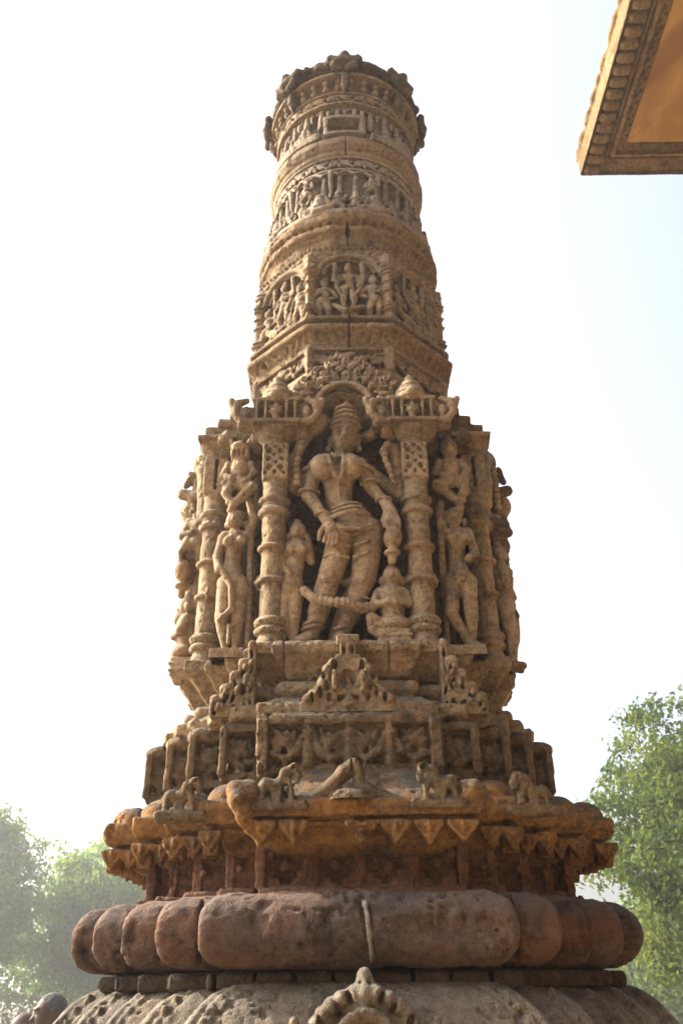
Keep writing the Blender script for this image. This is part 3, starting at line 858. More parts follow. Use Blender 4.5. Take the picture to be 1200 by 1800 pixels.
v = Vol((.05, -.50, 2.39), (.20, -.34, 2.70), .0026)
xa, ya = .129, -.42
v.ell((xa, ya - .006, 2.632), (.026, .026, .029), .008); v.cap((xa, ya, 2.65), (xa, ya, 2.672), .022, .008)
for sx in (-1, 1):
    v.ell((xa + sx * .028, ya, 2.62), (.009, .010, .015), .004); v.ell((xa + sx * .009, ya - .027, 2.636), (.004, .003, .002), .002)
v.cap((xa, ya - .029, 2.634), (xa, ya - .033, 2.624), .004, .005, .003)
v.cap((xa, ya, 2.612), (xa - .004, ya, 2.585), .014); v.cap((xa - .032, ya, 2.583), (xa + .026, ya, 2.583), .018, .018, .008)
v.cap((xa - .003, ya, 2.575), (xa - .002, ya, 2.515), .034, .032, .01)
for sx in (-1, 1):
    v.chain([(xa - .003 + sx * .038, ya, 2.582), (xa - .003 + sx * .05, ya - .012, 2.545), (xa - .003 - sx * .01, ya - .038, 2.54 + sx * .004)], [.014, .012, .010], .004)
v.ell((xa, ya - .006, 2.482), (.052, .036, .026), .008)
v.chain([(xa - .03, ya - .01, 2.478), (xa - .062, ya - .02, 2.50), (xa - .060, ya - .015, 2.468), (xa - .045, ya - .02, 2.45)], [.020, .015, .013, .012], .005)
v.box((xa, ya, 2.435), (.047, .036, .030), .008)
for z in (2.425, 2.444): v.box((xa, ya, z), (.050, .039, .004), .002)
carve('kneeling_figure', v, M_FIG, NICHE, rough=.45)

# arch, pavilions, gable: only the front keeps its crown
CROWN = empty('niche_crown', (0, 0, 0), 0, SHRINE)
v = Vol((-.23, -.49, 3.10), (.23, -.26, 3.52), .0026)
ar = [(.088 * math.cos(a), -.425, 3.235 + .088 * math.sin(a)) for a in np.linspace(-.25, PI + .25, 19)]
v.chain(ar, .0125, .003)
v.chain([(p[0] * 1.12, -.415, 3.235 + (p[2] - 3.235) * 1.14) for p in ar], .008, .003)
for sx in (-1, 1):
    v.chain([(sx * .085, -.425, 3.215), (sx * .10, -.43, 3.17), (sx * .125, -.43, 3.135), (sx * .15, -.42, 3.12)], [.014, .022, .027, .016], .006)
    v.chain([(sx * .098, -.43, 3.20), (sx * .118, -.43, 3.235), (sx * .112, -.43, 3.265)], [.013, .015, .009], .005)
    v.ell((sx * .102, -.44, 3.178), (.024, .016, .006), .003); v.ell((sx * .122, -.445, 3.148), (.028, .016, .006), .003)
# gable wedge behind
def gable(X, Y, Z):
    t = np.clip((Z - 3.28) / .19, 0, 1)
    d = np.abs(X) - (.19 - .155 * t)
    d = np.maximum(d * .75, (-Y - (.408 - .075 * t)) * .9)
    return np.maximum(np.maximum(d, Y + .29), np.maximum(3.19 - Z, Z - 3.475))
v.op(gable, (-.2, -.42, 3.19), (.2, -.29, 3.475))
v.ell((0, -.42, 3.22), (.082, .09, .098), .003, True)
v.ell((0, -.44, 3.15), (.12, .2, .09), .003, True)
for row in range(7):
    z = 3.318 + .027 * row; t = (z - 3.28) / .19; W = max(.02, .195 - .155 * t); yf = -(.422 - .062 * t)
    n = max(1, int(W * 2 / .030))
    for j in range(n):
        x = -W + .013 + (2 * W - .02) * j / max(1, n - 1) + rnd.uniform(-.004, .004)
        if (x / .102) ** 2 + ((z - 3.235) / .102) ** 2 < 1: continue
        if (j + row) % 2 == 0: fig(v, x, yf - .010, z - .016, .046 * rnd.uniform(.85, 1.15), 'sit', 1, .002)
        else:
            v.ell((x, yf + .004, z), (.014, .030, .016), .004); curl(v, x, yf - .024, z, .0105, 1 if j % 2 else -1, .0045, 1.1, .002)
            v.ell((x + .013, yf - .012, z + .011), (.007, .014, .010), .002)
v.chain([(-.012, -.375, 3.43), (-.03, -.37, 3.455), (0, -.37, 3.485), (.03, -.37, 3.455), (.012, -.375, 3.43)], .008, .003)
for sx in (-1, 1):
    for (x, z) in ((.125, 3.30), (.155, 3.275), (.165, 3.24)): fig(v, sx * x, -.415, z - .025, .066, 'sit', sx, .002)
    v.chain([(sx * .13, -.415, 3.22), (sx * .15, -.42, 3.26), (sx * .13, -.42, 3.285)], .009, .003)
carve('gable_arch', v, M_SHRINE, CROWN, rough=.5)

v = Vol((-.155, -.53, 3.12), (.155, -.33, 3.37), .0025)
y = -.474
v.box((0, y + .04, 3.144), (.076, .054, .007), .003).box((0, y + .085, 3.19), (.062, .035, .045), .003)
for x in (-.060, -.032, .032, .060): v.cap((x, y, 3.148), (x, y, 3.225), .0055, k=.003)
v.cap((0, y - .002, 3.153), (0, y - .002, 3.170), .009, .015); v.ell((0, y, 3.184), (.021, .014, .013), .002); v.cap((0, y, 3.194), (0, y, 3.218), .014, .002)
v.cap((0, y + .03, 3.15), (0, y + .03, 3.21), .012)
for z in (3.174, 3.194): v.ell((.0, y - .008, z), (.025, .010, .003), .002)
v.box((0, y + .045, 3.229), (.074, .052, .006), .003)
v.rev((0, y + .042, 0), [(3.234, .058), (3.252, .055), (3.256, .046), (3.262, .050), (3.282, .045), (3.286, .034), (3.292, .038), (3.310, .031), (3.314, .019), (3.338, .016), (3.352, .004)])
v.cap((0, y - .006, 3.245), (0, y - .002, 3.272), .022, .004, .003)
for sx in (-1, 1):
    v.chain([(sx * .078, y + .01, 3.150), (sx * .108, y + .008, 3.150), (sx * .130, y + .008, 3.180), (sx * .122, y + .01, 3.220), (sx * .095, y + .012, 3.232)], [.010, .012, .012, .013, .010], .004)
    v.ell((sx * .095, y + .012, 3.184), (.014, .016, .026), .003); v.box((sx * .094, y + .055, 3.188), (.03, .02, .04), .004)
    v.chain([(sx * .130, y + .01, 3.175), (sx * .143, y + .012, 3.232)], [.008, .011], .004)
pv = carve('pavilion', v, M_SHRINE, CROWN, rough=.45)
pv.location.x = -.213
pv2 = pv.copy(); C.objects.link(pv2); pv2.parent = CROWN; pv2.location.x = .213

# the other three faces repeat the niche
for q in (1, 2, 3):
    n_ = copy_tree(NICHE, SHRINE, q * PI / 2)
    for ch in n_.children:
        if 'figure' in ch.name: ch.location.y = -.07
    if q != 2: n_.location.y = -.06; n_.scale.z = 1.06; n_.location.z = -2.395 * .06

# corner figures in the re-entrant angles
def corner(sx):
    v = Vol((sx * .335 - .085, -.47, 2.40), (sx * .335 + .085, -.27, 3.16), .0028)
    x, y = sx * .333, -.362
    def P(a, b, c): return (x + a, y - b, c)
    v.box((x, y + .02, 2.412), (.050, .07, .018), .004)
    v.ell(P(-.006, .006, 2.852), (.026, .026, .030), .008); v.ell(P(0, 0, 2.872), (.028, .026, .018), .006)
    v.cap(P(-.006, .03, 2.854), P(-.006, .034, 2.845), .004, .005, .003)
    for q in (-1, 1): v.ell(P(q * .009 - .006, .028, 2.857), (.004, .003, .002), .002); v.ell(P(q * .028, -.002, 2.842), (.009, .01, .014), .003)
    v.cap(P(-.002, 0, 2.828), P(0, 0, 2.80), .014); v.cap(P(-.03, 0, 2.80), P(.032, 0, 2.802), .019, .019, .008)
    for q in (-.017, .020): v.ell(P(q, .024, 2.772), (.018, .017, .018), .004)
    v.cap(P(0, 0, 2.785), P(-.006, 0, 2.71), .031, .022, .006); v.cap(P(-.006, 0, 2.71), P(.0, 0, 2.65), .022, .038, .008)
    if sx < 0:
        v.chain([P(-.020, .004, 2.64), P(-.026, .012, 2.53), P(-.012, .0, 2.44)], [.027, .019, .010], .003)
        v.chain([P(.022, .004, 2.64), P(.020, .012, 2.53), P(.016, 0, 2.44)], [.027, .019, .010], .003)
        v.chain([P(-.038, 0, 2.795), P(-.050, .01, 2.73), P(-.042, .03, 2.675)], [.016, .013, .012], .004)
        v.chain([P(.038, 0, 2.80), P(.055, .0, 2.86), P(.035, .0, 2.93)], [.016, .014, .012], .004)
        v.chain([P(-.04, .03, 2.69), P(-.0, .04, 2.62), P(.005, .035, 2.55), P(-.03, .03, 2.52)], [.010, .009, .008, .008], .003)
        v.chain([P(.03, .02, 2.52), P(.0, .03, 2.50), P(-.0, .03, 2.45)], .006, .003)
    else:
        v.chain([P(-.024, .004, 2.64), P(-.036, .02, 2.53), P(.012, .016, 2.44)], [.027, .020, .011], .003)
        v.chain([P(.022, .004, 2.64), P(.022, .012, 2.53), P(.016, 0, 2.44)], [.027, .019, .011], .003)
        v.chain([P(.012, .01, 2.45), P(.045, .02, 2.43)], [.013, .008], .004)
        v.chain([P(.038, 0, 2.795), P(.050, .01, 2.73), P(.025, .035, 2.70)], [.016, .013, .012], .004)
        v.chain([P(-.036, 0, 2.80), P(-.045, .0, 2.86), P(-.04, .012, 2.90)], [.016, .014, .012], .004)
    # seated bearer above
    z0 = 3.03
    v.ell(P(.0, .0, z0), (.032, .030, .052), .006)
    if sx < 0:
        v.box(P(0, .004, z0 + .062), (.030, .022, .016), .008, .008); v.ell(P(0, .01, z0 + .088), (.030, .026, .017), .008)
        for q in (-.014, 0, .014): v.box(P(q, .028, z0 + .06), (.0045, .012, .010), .002, sub=True)
        v.cap(P(-.025, 0, z0 + .095), P(-.034, 0, z0 + .125), .010, .005); v.cap(P(.022, 0, z0 + .095), P(.028, 0, z0 + .122), .010, .005)
    else:
        v.ell(P(0, .006, z0 + .072), (.027, .026, .030), .008); v.cap(P(0, 0, z0 + .09), P(0, 0, z0 + .128), .026, .006, .006)
        for q in (-1, 1): v.ell(P(q * .010, .026, z0 + .074), (.006, .006, .004), .002, True)
    v.chain([P(-.035, .0, z0 + .03), P(-.050, .012, z0 - .02), P(-.02, .03, z0 - .04)], [.012, .011, .010], .004)
    v.chain([P(.035, .0, z0 + .03), P(.048, .012, z0 - .01), P(.03, .028, z0 - .045)], [.012, .011, .010], .004)
    v.chain([P(.01 * -sx, .012, z0 - .05), P(.045 * -sx, .03, z0 - .075), P(.012 * -sx, .02, z0 - .105), P(-.012 * -sx, .02, z0 - .13)], [.024, .020, .015, .012], .005)
    v.chain([P(.02 * sx, .012, z0 - .05), P(.035 * sx, .02, z0 - .09), P(.01 * sx, .02, z0 - .13), P(-.02 * -sx, .02, z0 - .15)], [.018, .014, .012, .010], .005)
    for q in range(5): v.ell(P(sx * (.042 - .004 * q), .018, z0 - .05 - .018 * q), (.011, .011, .010), .003)
    v.cap(P(-.05 * sx, .0, 2.45), P(-.045 * sx, 0, 2.90), .008, .012, .004)
    return carve('bearer_figure', v, M_FIG if sx < 0 else M_SHRINE, SHRINE, rough=.55 if sx < 0 else .8)
cl = corner(-1); cr = corner(1)
def side_mass(sx, seed):
    q = random.Random(seed)
    v = Vol((min(sx * .31, sx * .60), -.40, 2.40), (max(sx * .31, sx * .60), .36, 3.30), .0046)
    v.box((sx * .44, 0, 2.76), (.045, .17, .35), .02).box((sx * .465, 0, 3.05), (.045, .16, .14), .03, .03)
    for (z, h, x, po) in ((2.425, .31, .462, 'stand'), (2.735, .28, .480, 'stand'), (3.02, .19, .495, 'sit')):
        fig(v, sx * (x - .012 if po == 'sit' else x), -.165, z, h * (.85 if po == 'sit' else 1), po, sx, .006, 1.25)
        v.cap((sx * (x - .02), -.14, z + .02), (sx * (x - .02), -.14, z + h * .8), .034, .028, .02)
        v.ell((sx * (x + .012), -.13, z + .004), (.040, .05, .020), .01)
        fig(v, sx * x, .13, z, h, po, -sx, .006, 1.3)
    for q in range(9):
        z = 2.44 + .075 * q; x = .462 + .075 * (z - 2.42) / .65
        v.ell((sx * x, -.08, z), (.034, .06, .034 + .012 * (q % 2)), .015)
    v.ell((sx * .49, -.12, 3.20), (.040, .05, .045), .012); v.ell((sx * .49, .15, 3.18), (.04, .05, .055), .012)
    v.box((sx * .405, -.25, 3.222), (.055, .07, .014), .005).box((sx * .375, -.27, 3.246), (.045, .06, .018), .006, .004).box((sx * .345, -.30, 3.27), (.035, .05, .016), .008, .004).box((sx * .36, -.22, 3.17), (.05, .10, .05), .01, .004)
    v.chain([(sx * .36, -.33, 3.15), (sx * .39, -.34, 3.165), (sx * .385, -.33, 3.20)], [.018, .022, .012], .006)
    return carve('figure_relief', v, M_CORE_SHADED if sx > 0 else M_SHRINE, SHRINE, rough=1.0)
side_mass(-1, 3); side_mass(1, 8)
for src, rz in ((cl, -PI / 2), (cr, PI / 2)):
    c = src.copy(); C.objects.link(c); c.parent = SHRINE; c.rotation_euler = (0, 0, rz)

for ch in list(SHRINE.children):          # parts belong to the pillar itself
    ch.parent = PILLAR; ch.location.x += OX
bpy.data.objects.remove(SHRINE)

# ---- octagonal stage
def octfold(apo): return fold_poly(apo, 8)
T8 = 2 * math.tan(PI / 8)
def strip(apo, z0, z1, n, h, out=.05, inn=.05):
    L = apo * (2 * PI if n == 0 else 2 * n * math.tan(PI / n))
    v = Vol((-L / 2, -out, z0 - .006), (L / 2, inn + .01, z1 + .006), h)
    v.box((0, inn / 2, (z0 + z1) / 2), (L, inn / 2, (z1 - z0) / 2), 0)
    return v, L

apo = .335
v, L = strip(apo, 3.30, 3.545, 8, .0034)
side = L / 8
v.box((0, 0, 3.492), (L, .014, .036), .003, sub=True)
for j in range(-4, 5):
    c = j * side
    scroll_band(v, c - side * .46, c + side * .46, 3.495, .07, -.002, .065, .008)
    v.ell((c, -.006, 3.50), (.03, .012, .028), .006); v.cap((c + side / 2, 0, 3.46), (c + side / 2, 0, 3.53), .018, .024, .006)
for zz in (3.538,): v.box((0, -.004, zz), (L, .012, .006), .003)
carve('octagon_frieze', v, M_TOP, PILLAR, octfold(apo), rough=.9)

v = Vol((-.42, -.42, 3.53), (.42, .42, 3.68), .0055)
v.rev((0, 0, 0), [(3.535, .338), (3.54, .350), (3.556, .352), (3.558, .342), (3.562, .344), (3.60, .366), (3.604, .378), (3.626, .380), (3.634, .366), (3.67, .335)], n=8)
for j in range(8):
    a = j * PI / 4; tx, ty = math.cos(a), math.sin(a); ox, oy = math.sin(a), -math.cos(a)
    for q in range(-4, 5):
        u = q * .034
        p = (tx * u + ox * .3485, ty * u + oy * .3485, 3.570); p2 = (tx * (u + .014 * (1 if q > 0 else -1)) + ox * .361, ty * (u + .014 * (1 if q > 0 else -1)) + oy * .361, 3.592)
        v.cap(p, p2, .005, .007, .003, True)
v.box((.0, -.40, 3.60), (.003, .08, .10), .001, sub=True)
carve('octagon_cornice', v, M_LIP, PILLAR, rough=1.2)

# niches with deities round the octagon
apo = .318
v, L = strip(apo, 3.655, 4.04, 8, .003, out=.075, inn=.075)
side = L / 8
for j in range(-4, 5):
    c = j * side
    # corner column
    e = c + side / 2
    for (z, r1, dz) in ((3.675, .026, .02), (3.71, .030, .007), (3.73, .027, .006), (3.80, .026, .006), (3.845, .026, .006), (3.885, .027, .006), (3.905, .029, .007)):
        v.ell((e, -.020, z), (r1, r1 * 1.1, dz), .002)
    v.cap((e, -.02, 3.67), (e, -.02, 3.93), .020, .019, .002)
    v.box((e, -.018, 3.925), (.026, .026, .010), .003); v.box((e, -.018, 3.665), (.03, .034, .010), .003)
    v.rev((e, -.016, 0), [(3.935, .022), (3.95, .03), (3.965, .024), (3.975, .028), (3.99, .012), (4.01, .006)])
    # arch
    W = side / 2 - .028
    ap = [(c + W * math.cos(a), -.024, 3.90 + .085 * math.sin(a)) for a in np.linspace(0, PI, 15)]
    v.chain(ap, .010, .003); v.chain([(c + (p[0] - c) * .86, -.014, 3.90 + (p[2] - 3.90) * .86) for p in ap], .006, .003)
    def spandrel(X, Y, Z, c=c, W=W):
        d = 1 - np.sqrt(((X - c) / (W * 1.04)) ** 2 + ((Z - 3.90) / .09) ** 2)
        return np.maximum(np.maximum(d * .08, np.abs(X - c) - side / 2), np.maximum(np.maximum(3.90 - Z, Z - 4.03), -Y - .018))
    v.op(spandrel, (c - side / 2, -.02, 3.90), (c + side / 2, .01, 4.03))
    for q in range(9):
        x = c - side * .44 + side * .11 * q
        if ((x - c) / (W * 1.04)) ** 2 + ((3.985 - 3.90) / .09) ** 2 > 1.05: curl(v, x, -.018, 3.975, .012, 1 if q % 2 else -1, .0042, 1.1, .002)
    for q in range(-3, 4): curl(v, c + q * side * .135, -.020, 4.005, .0105, 1 if q % 2 else -1, .0042, 1.1, .002)
    for q in range(-6, 7): v.ell((c + q * side / 13, -.022, 4.027), (.006, .008, .006), .002)
    # figures stand in a sunk panel
    v.box((c, .0, 3.79), (side / 2 - .030, .036, .112), .004, sub=True); v.ell((c, 0, 3.895), (W * .84, .036, .072), .002, True)
    z = 3.668
    v.cap((c, .02, z), (c, .02, z + .25), .018, .018)
    fig(v, c, -.012, z + .045, .235, 'stand', 1 if j % 2 else -1, .002, .85)
    for q in (-1, 1):
        v.chain([(c + q * .026, -.012, z + .218), (c + q * .050, -.022, z + .195), (c + q * .046, -.026, z + .255)], [.010, .009, .008], .002)
        v.ell((c + q * .046, -.026, z + .268), (.010, .009, .013), .002)
        v.chain([(c + q * .024, -.012, z + .20), (c + q * .042, -.026, z + .165), (c + q * .028, -.034, z + .125)], [.009, .008, .007], .002)
    v.ell((c, -.008, z + .025), (.034, .03, .028), .004); v.chain([(c - .05, -.03, z + .07), (c - .01, -.036, z + .035), (c + .045, -.03, z + .06)], [.008, .012, .009], .003)
    fig(v, c - .082, -.012, z, .205, 'dance' if j % 2 else 'stand', -1, .002, .95)
    fig(v, c + .082, -.014, z, .215, 'stand', 1, .002, .95)
    for q in (-1, 1): v.cap((c + q * .08, .02, z), (c + q * .08, .02, z + .16), .018, .014)
    if j % 2: fig(v, c - .035, -.02, z, .09, 'sit', 1, .003); fig(v, c + .04, -.02, z + .0, .10, 'sit', -1, .003)
    v.box((c, -.02, z - .004), (side / 2, .034, .006), .003)
v.box((0, -.09, 3.72), (.0022, .09, .10), .0005, sub=True)
NI = carve('niche_drum', v, M_TOP, PILLAR, octfold(apo), rough=.45)

# ---- sixteen-sided cornice
v = Vol((-.40, -.40, 4.02), (.40, .40, 4.23), .0052)
v.rev((0, 0, 0), [(4.025, .322), (4.032, .334), (4.07, .342), (4.074, .338), (4.10, .352), (4.104, .362), (4.128, .364), (4.132, .348), (4.152, .352), (4.165, .364), (4.19, .367), (4.198, .358), (4.22, .32)], n=16)
for j in range(64):
    a = j * 2 * PI / 64
    v.ell((.352 * math.sin(a), -.352 * math.cos(a), 4.145), (.009, .009, .014), .002, True)
v.box((.0, -.40, 4.08), (.0025, .08, .08), .001, sub=True)
carve('faceted_cornice', v, M_LIP, PILLAR, rough=1.1)

# ---- lower round drum: row of figures, hanging bells, scroll band
R = .296
v, L = strip(R, 4.195, 4.60, 0, .003, out=.10)
n = 30; w = L / n
v.box((0, 0, 4.355), (L, .016, .135), .003, sub=True)
v.box((0, -.02, 4.208), (L, .05, .012), .004)
for j in range(n):
    x = -L / 2 + w * (j + .5)
    fig(v, x, -.046, 4.215, .105 * rnd.uniform(.9, 1.08), ('stand', 'sit', 'dance')[j % 3], rnd.choice((-1, 1)), .002, 1.25)
    v.cap((x, -.01, 4.22), (x, -.01, 4.30), .016, .010, .004)
    if j % 2: v.chain([(x - w / 2, -.03, 4.24), (x, -.03, 4.325), (x + w / 2, -.03, 4.31)], .007, .003)
    v.ell((x + w / 2, -.026, 4.315), (.012, .02, .016), .003)
    if j % 4 == 0: fig(v, x, -.022, 4.325, .125, 'dance', 1, .002, 1.25)
    # folds of hanging cloth
    v.cap((x, -.002, 4.32), (x + .006, -.006, 4.485), .014, .008, .004)
    if j % 3 == 1: v.cap((x + w / 2, -.004, 4.36), (x + w / 2, -.010, 4.49), .006, .013, .003)
    v.chain([(x - w / 2, -.010, 4.500), (x, -.016, 4.476), (x + w / 2, -.010, 4.500)], .007, .003)
v.box((0, -.004, 4.508), (L, .010, .006), .003)
v.box((0, 0, 4.543), (L, .012, .026), .003, sub=True)
scroll_band(v, -L / 2, L / 2, 4.543, .060, -.010, .05, .0060)
v.box((0, -.006, 4.578), (L, .012, .008), .003)
v.ell((-.004, -.006, 4.475), (.008, .03, .008), .002, True)
carve('figure_drum', v, M_PALE, PILLAR, fold_round(R), rough=.5)

v = Vol((-.37, -.37, 4.56), (.37, .37, 4.72), .0052)
v.rev((0, 0, 0), [(4.57, .30), (4.585, .318), (4.60, .322), (4.604, .314), (4.61, .326), (4.64, .338), (4.665, .338), (4.685, .322), (4.70, .30)])
v.box((.0, -.36, 4.63), (.0025, .08, .08), .001, sub=True)
carve('ring_band', v, M_TOP, PILLAR, rough=1.2)

# ---- upper round drum with a square socket
R = .290
v, L = strip(R, 4.69, 4.93, 0, .003, out=.07, inn=.09)
n = 26; w = L / n
v.box((0, 0, 4.82), (L, .016, .085), .003, sub=True)
for j in range(n):
    x = -L / 2 + w * (j + .5)
    v.cap((x, -.004, 4.80), (x + .004, -.002, 4.90), .015, .011, .004)
    v.ell((x + w / 2, -.004, 4.875), (.011, .014, .024), .003)
    if abs(x) > .12:
        v.ell((x, -.01, 4.755), (.030, .02, .025), .005)
        fig(v, x, -.014, 4.735, .085, ('sit', 'dance')[j % 2], 1, .002, 1.25)
        curl(v, x + w / 2, -.016, 4.765, .019, 1 if j % 2 else -1, .007)
v.box((.0 - L / 4 - .05, -.016, 4.715), (L / 4 - .05, .024, .022), .005); v.box((L / 4 + .05, -.016, 4.715), (L / 4 - .05, .024, .022), .005)
v.box((-.005, 0, 4.79), (.085, .022, .058), .004)
v.box((-.005, -.02, 4.79), (.064, .085, .040), .002, sub=True)
v.box((-.135, -.04, 4.86), (.003, .06, .09), .0005, sub=True)
carve('socket_drum', v, M_PALE, PILLAR, fold_round(R), rough=.6)

# ---- scroll band and neck of the capital
R = .297
v, L = strip(R, 4.92, 5.20, 0, .003, out=.07)
v.box((0, -.004, 4.928), (L, .014, .008), .004)
v.box((0, 0, 4.962), (L, .012, .026), .003, sub=True)
scroll_band(v, -L / 2, L / 2, 4.962, .054, -.010, .056, .0062)
v.box((0, -.006, 4.992), (L, .014, .006), .003)
n = 36; w = L / n
for j in range(n):
    x = -L / 2 + w * (j + .5)
    v.ell((x, -.014, 5.022), (.015, .016, .014), .004); v.ell((x, -.02, 5.055), (.012, .014, .016), .004, ry=.4 * (-1) ** j)
v.box((0, -.022, 5.085), (L, .024, .009), .004)
carve('capital_neck', v, M_TOP, PILLAR, fold_round(R), rough=.6)

# ---- capital: slab on dwarf brackets with hanging buds
v = Vol((-.42, -.42, 5.12), (.42, .42, 5.30), .006)
v.rev((0, 0, 0), [(5.135, .30), (5.14, .315), (5.150, .322), (5.158, .338), (5.172, .345), (5.184, .345), (5.192, .33), (5.21, .28)])
for j in range(60):
    a = rnd.uniform(0, 2 * PI); v.ell((.347 * math.sin(a), -.347 * math.cos(a), rnd.uniform(5.15, 5.18)), rnd.uniform(.008, .017), .01, j % 2 == 0)
CAPI = carve('capital', v, M_CAP, PILLAR, rough=1.6)
v = Vol((-.10, -.47, 4.99), (.10, -.29, 5.25), .0045)
y = -.365
v.box((0, -.345, 5.175), (.058, .06, .02), .008)
v.ell((0, y - .02, 5.165), (.055, .032, .022), .008); v.ell((0, y - .030, 5.190), (.026, .026, .026), .004)
for sx in (-1, 1):
    v.chain([(sx * .02, y - .01, 5.165), (sx * .062, y - .02, 5.185), (sx * .058, y - .02, 5.205)], [.020, .018, .013], .004)
    v.chain([(sx * .015, y - .01, 5.15), (sx * .045, y - .03, 5.135), (sx * .012, y - .03, 5.115)], [.020, .016, .012], .005)
v.cap((0, y + .0, 5.13), (0, y + .01, 5.07), .018, .012, .006)
v.ell((0, y + .01, 5.05), (.020, .020, .028), .006); v.cap((0, y + .01, 5.03), (0, y + .012, 5.0), .014, .004, .004)
v.box((0, -.33, 5.10), (.014, .05, .06), .006)
b0 = carve('bracket_figure', v, M_CAP, CAPI, fold=lambda V: V + np.array([0, .030, -.028]), rough=.8)
for j in range(1, 8):
    b = b0.copy(); C.objects.link(b); b.parent = CAPI; b.rotation_euler = (0, 0, j * PI / 4)

# ================================================================== TEMPLE EAVE, upper right
TE = empty('temple_hall', (4.6, -3.2, 0))
tag(TE, 'stone temple hall whose orange carved roof soffit juts into the top right corner', 'temple')
def wp(o): o.matrix_parent_inverse = Matrix.Translation((-4.6, 3.2, 0)); return o
Ze, X0, Y1 = 6.0, 1.46, .95          # underside height, left edge, far edge
Xe, Y0e = 8.0, -7.5
v = Vol((X0 - .10, -3.4, Ze - .07), (3.4, Y1 + .12, Ze + .36), .0095)
cx, cyy = (X0 + 9) / 2, (Y1 - 9) / 2
def slab(z0, z1, ins, rd=.01, sub=False):
    hx, hy = 4.6, 4.6
    v.box((X0 + ins + hx, Y1 - ins - hy, (z0 + z1) / 2), (hx, hy, (z1 - z0) / 2), rd, sub=sub)
slab(Ze, Ze + .12, 0)
slab(Ze - .03, Ze + .05, 0.0, .012)
slab(Ze - .06, Ze - .0, .012, .004, True)
slab(Ze - .035, Ze + .02, .120, .006)
slab(Ze - .06, Ze - .004, .134, .004, True)
slab(Ze - .045, Ze + .02, .145, .012)
slab(Ze - .06, Ze + .004, .172, .004, True)
slab(Ze - .02, Ze + .03, .178, .004)
slab(Ze - .08, Ze + .02, .225, .004, True)
slab(Ze + .09, Ze + .13, -.006, .012)
slab(Ze - .2, Ze + .3, .232, .002, True)
# roll-moulding ribs along the left edge, a rope fillet and dentil courses
yy = Y1 - .05
while yy > -3.3:
    v.box((X0 + .066, yy, Ze - .008), (.050, .032, .034), .024)
    v.ell((X0 + .158, yy, Ze - .044), (.008, .006, .008), .002); v.ell((X0 + .158, yy - .035, Ze - .044), (.008, .006, .008), .002)
    v.box((X0 + .190, yy + .02, Ze - .015), (.006, .010, .012), .001, sub=True); v.box((X0 + .208, yy - .015, Ze - .015), (.006, .010, .012), .001, sub=True)
    if rnd.random() < .85: v.ell((X0 - .004, yy + rnd.uniform(-.03, .03), Ze + .115), (.018, .03 + .04 * rnd.random(), .022), .01)
    yy -= .072
xx = X0 + .26
while xx < 4.1:
    v.box((xx, Y1 - .200, Ze - .02), (.030, .014, .016), .002, sub=True); v.box((xx, Y1 - .200, Ze - .010), (.018, .006, .012), .002)
    xx += .085
v.box((X0 + .10, -.62, Ze - .01), (.12, .03, .06), .004, sub=True)
v.box((X0 + .62, Y1 - .19, Ze), (.02, .04, .06), .004, sub=True)
wp(carve('eave_trim', v, M_ROOFTRIM, TE, rough=.9))
def boxmesh(name, lo, hi, m, parent, bev=.02):
    x0, y0, z0 = lo; x1, y1, z1 = hi
    V = np.array([(x, y, z) for x in (x0, x1) for y in (y0, y1) for z in (z0, z1)], float)
    Q = np.array([(0, 1, 3, 2), (4, 6, 7, 5), (0, 4, 5, 1), (2, 3, 7, 6), (0, 2, 6, 4), (1, 5, 7, 3)])
    me = mesh(name, V, Q, False)
    o = link(name, me, m, parent)
    if bev:
        mod = o.modifiers.new('bevel', 'BEVEL'); mod.width = bev; mod.segments = 2
    return o
# hipped soffit rising inward from the trim, in jointed slabs
def soffit():
    xs0, ys1, ins, rise = X0 + .222, Y1 - .222, 1.15, .30
    V, Q = [], []
    def quad(a, b, c, d):
        o = len(V); V.extend([a, b, c, d]); Q.append((o, o + 1, o + 2, o + 3))
    yb = -7.4
    n = 9
    for i in range(n):                                    # left slope, slab by slab along y
        y0 = ys1 - (ys1 - yb) * i / n; y1 = ys1 - (ys1 - yb) * (i + 1) / n
        g = .012
        def P(t, y): x = xs0 + ins * t; return (x, min(y, ys1 - ins * t), Ze + .014 + rise * t)
        quad(P(0, y0 - g), P(0, y1 + g), P(1, y1 + g), P(1, y0 - g))
    for i in range(7):                                    # far slope
        x0 = xs0 + (Xe - xs0) * i / 7; x1 = xs0 + (Xe - xs0) * (i + 1) / 7
        def P(t, x): return (max(x, xs0 + ins * t), ys1 - ins * t, Ze + .014 + rise * t)
        quad(P(0, x0 + .006), P(1, x0 + .006), P(1, x1 - .006), P(0, x1 - .006))
    quad((xs0 + ins, ys1 - ins, Ze + .014 + rise), (xs0 + ins, yb, Ze + .014 + rise), (Xe, yb, Ze + .014 + rise), (Xe, ys1 - ins, Ze + .014 + rise))
    me = mesh('soffit', np.array(V, float), np.array(Q), False)
    o = link('soffit', me, M_ROOF, TE)
    md = o.modifiers.new('thickness', 'SOLIDIFY'); md.thickness = .05; md.offset = 0
    return o
wp(soffit())
wp(boxmesh('roof_slab', (X0 + .20, -7.6, Ze + .37), (Xe + .2, Y1 - .20, Ze + .55), M_ROOFTOP, TE))
wp(boxmesh('wall', (4.2, -7.2, .3), (Xe, -.8, Ze + .02), M_PANEL, TE))
wp(boxmesh('wall', (-7, -13, .3), (4.15, -7.7, 6.4), M_PANEL, TE))  # unseen, added behind the camera to block low frontal sky light
wp(boxmesh('plinth', (3.2, -7.5, 0), (Xe, .3, .5), M_PANEL, TE))
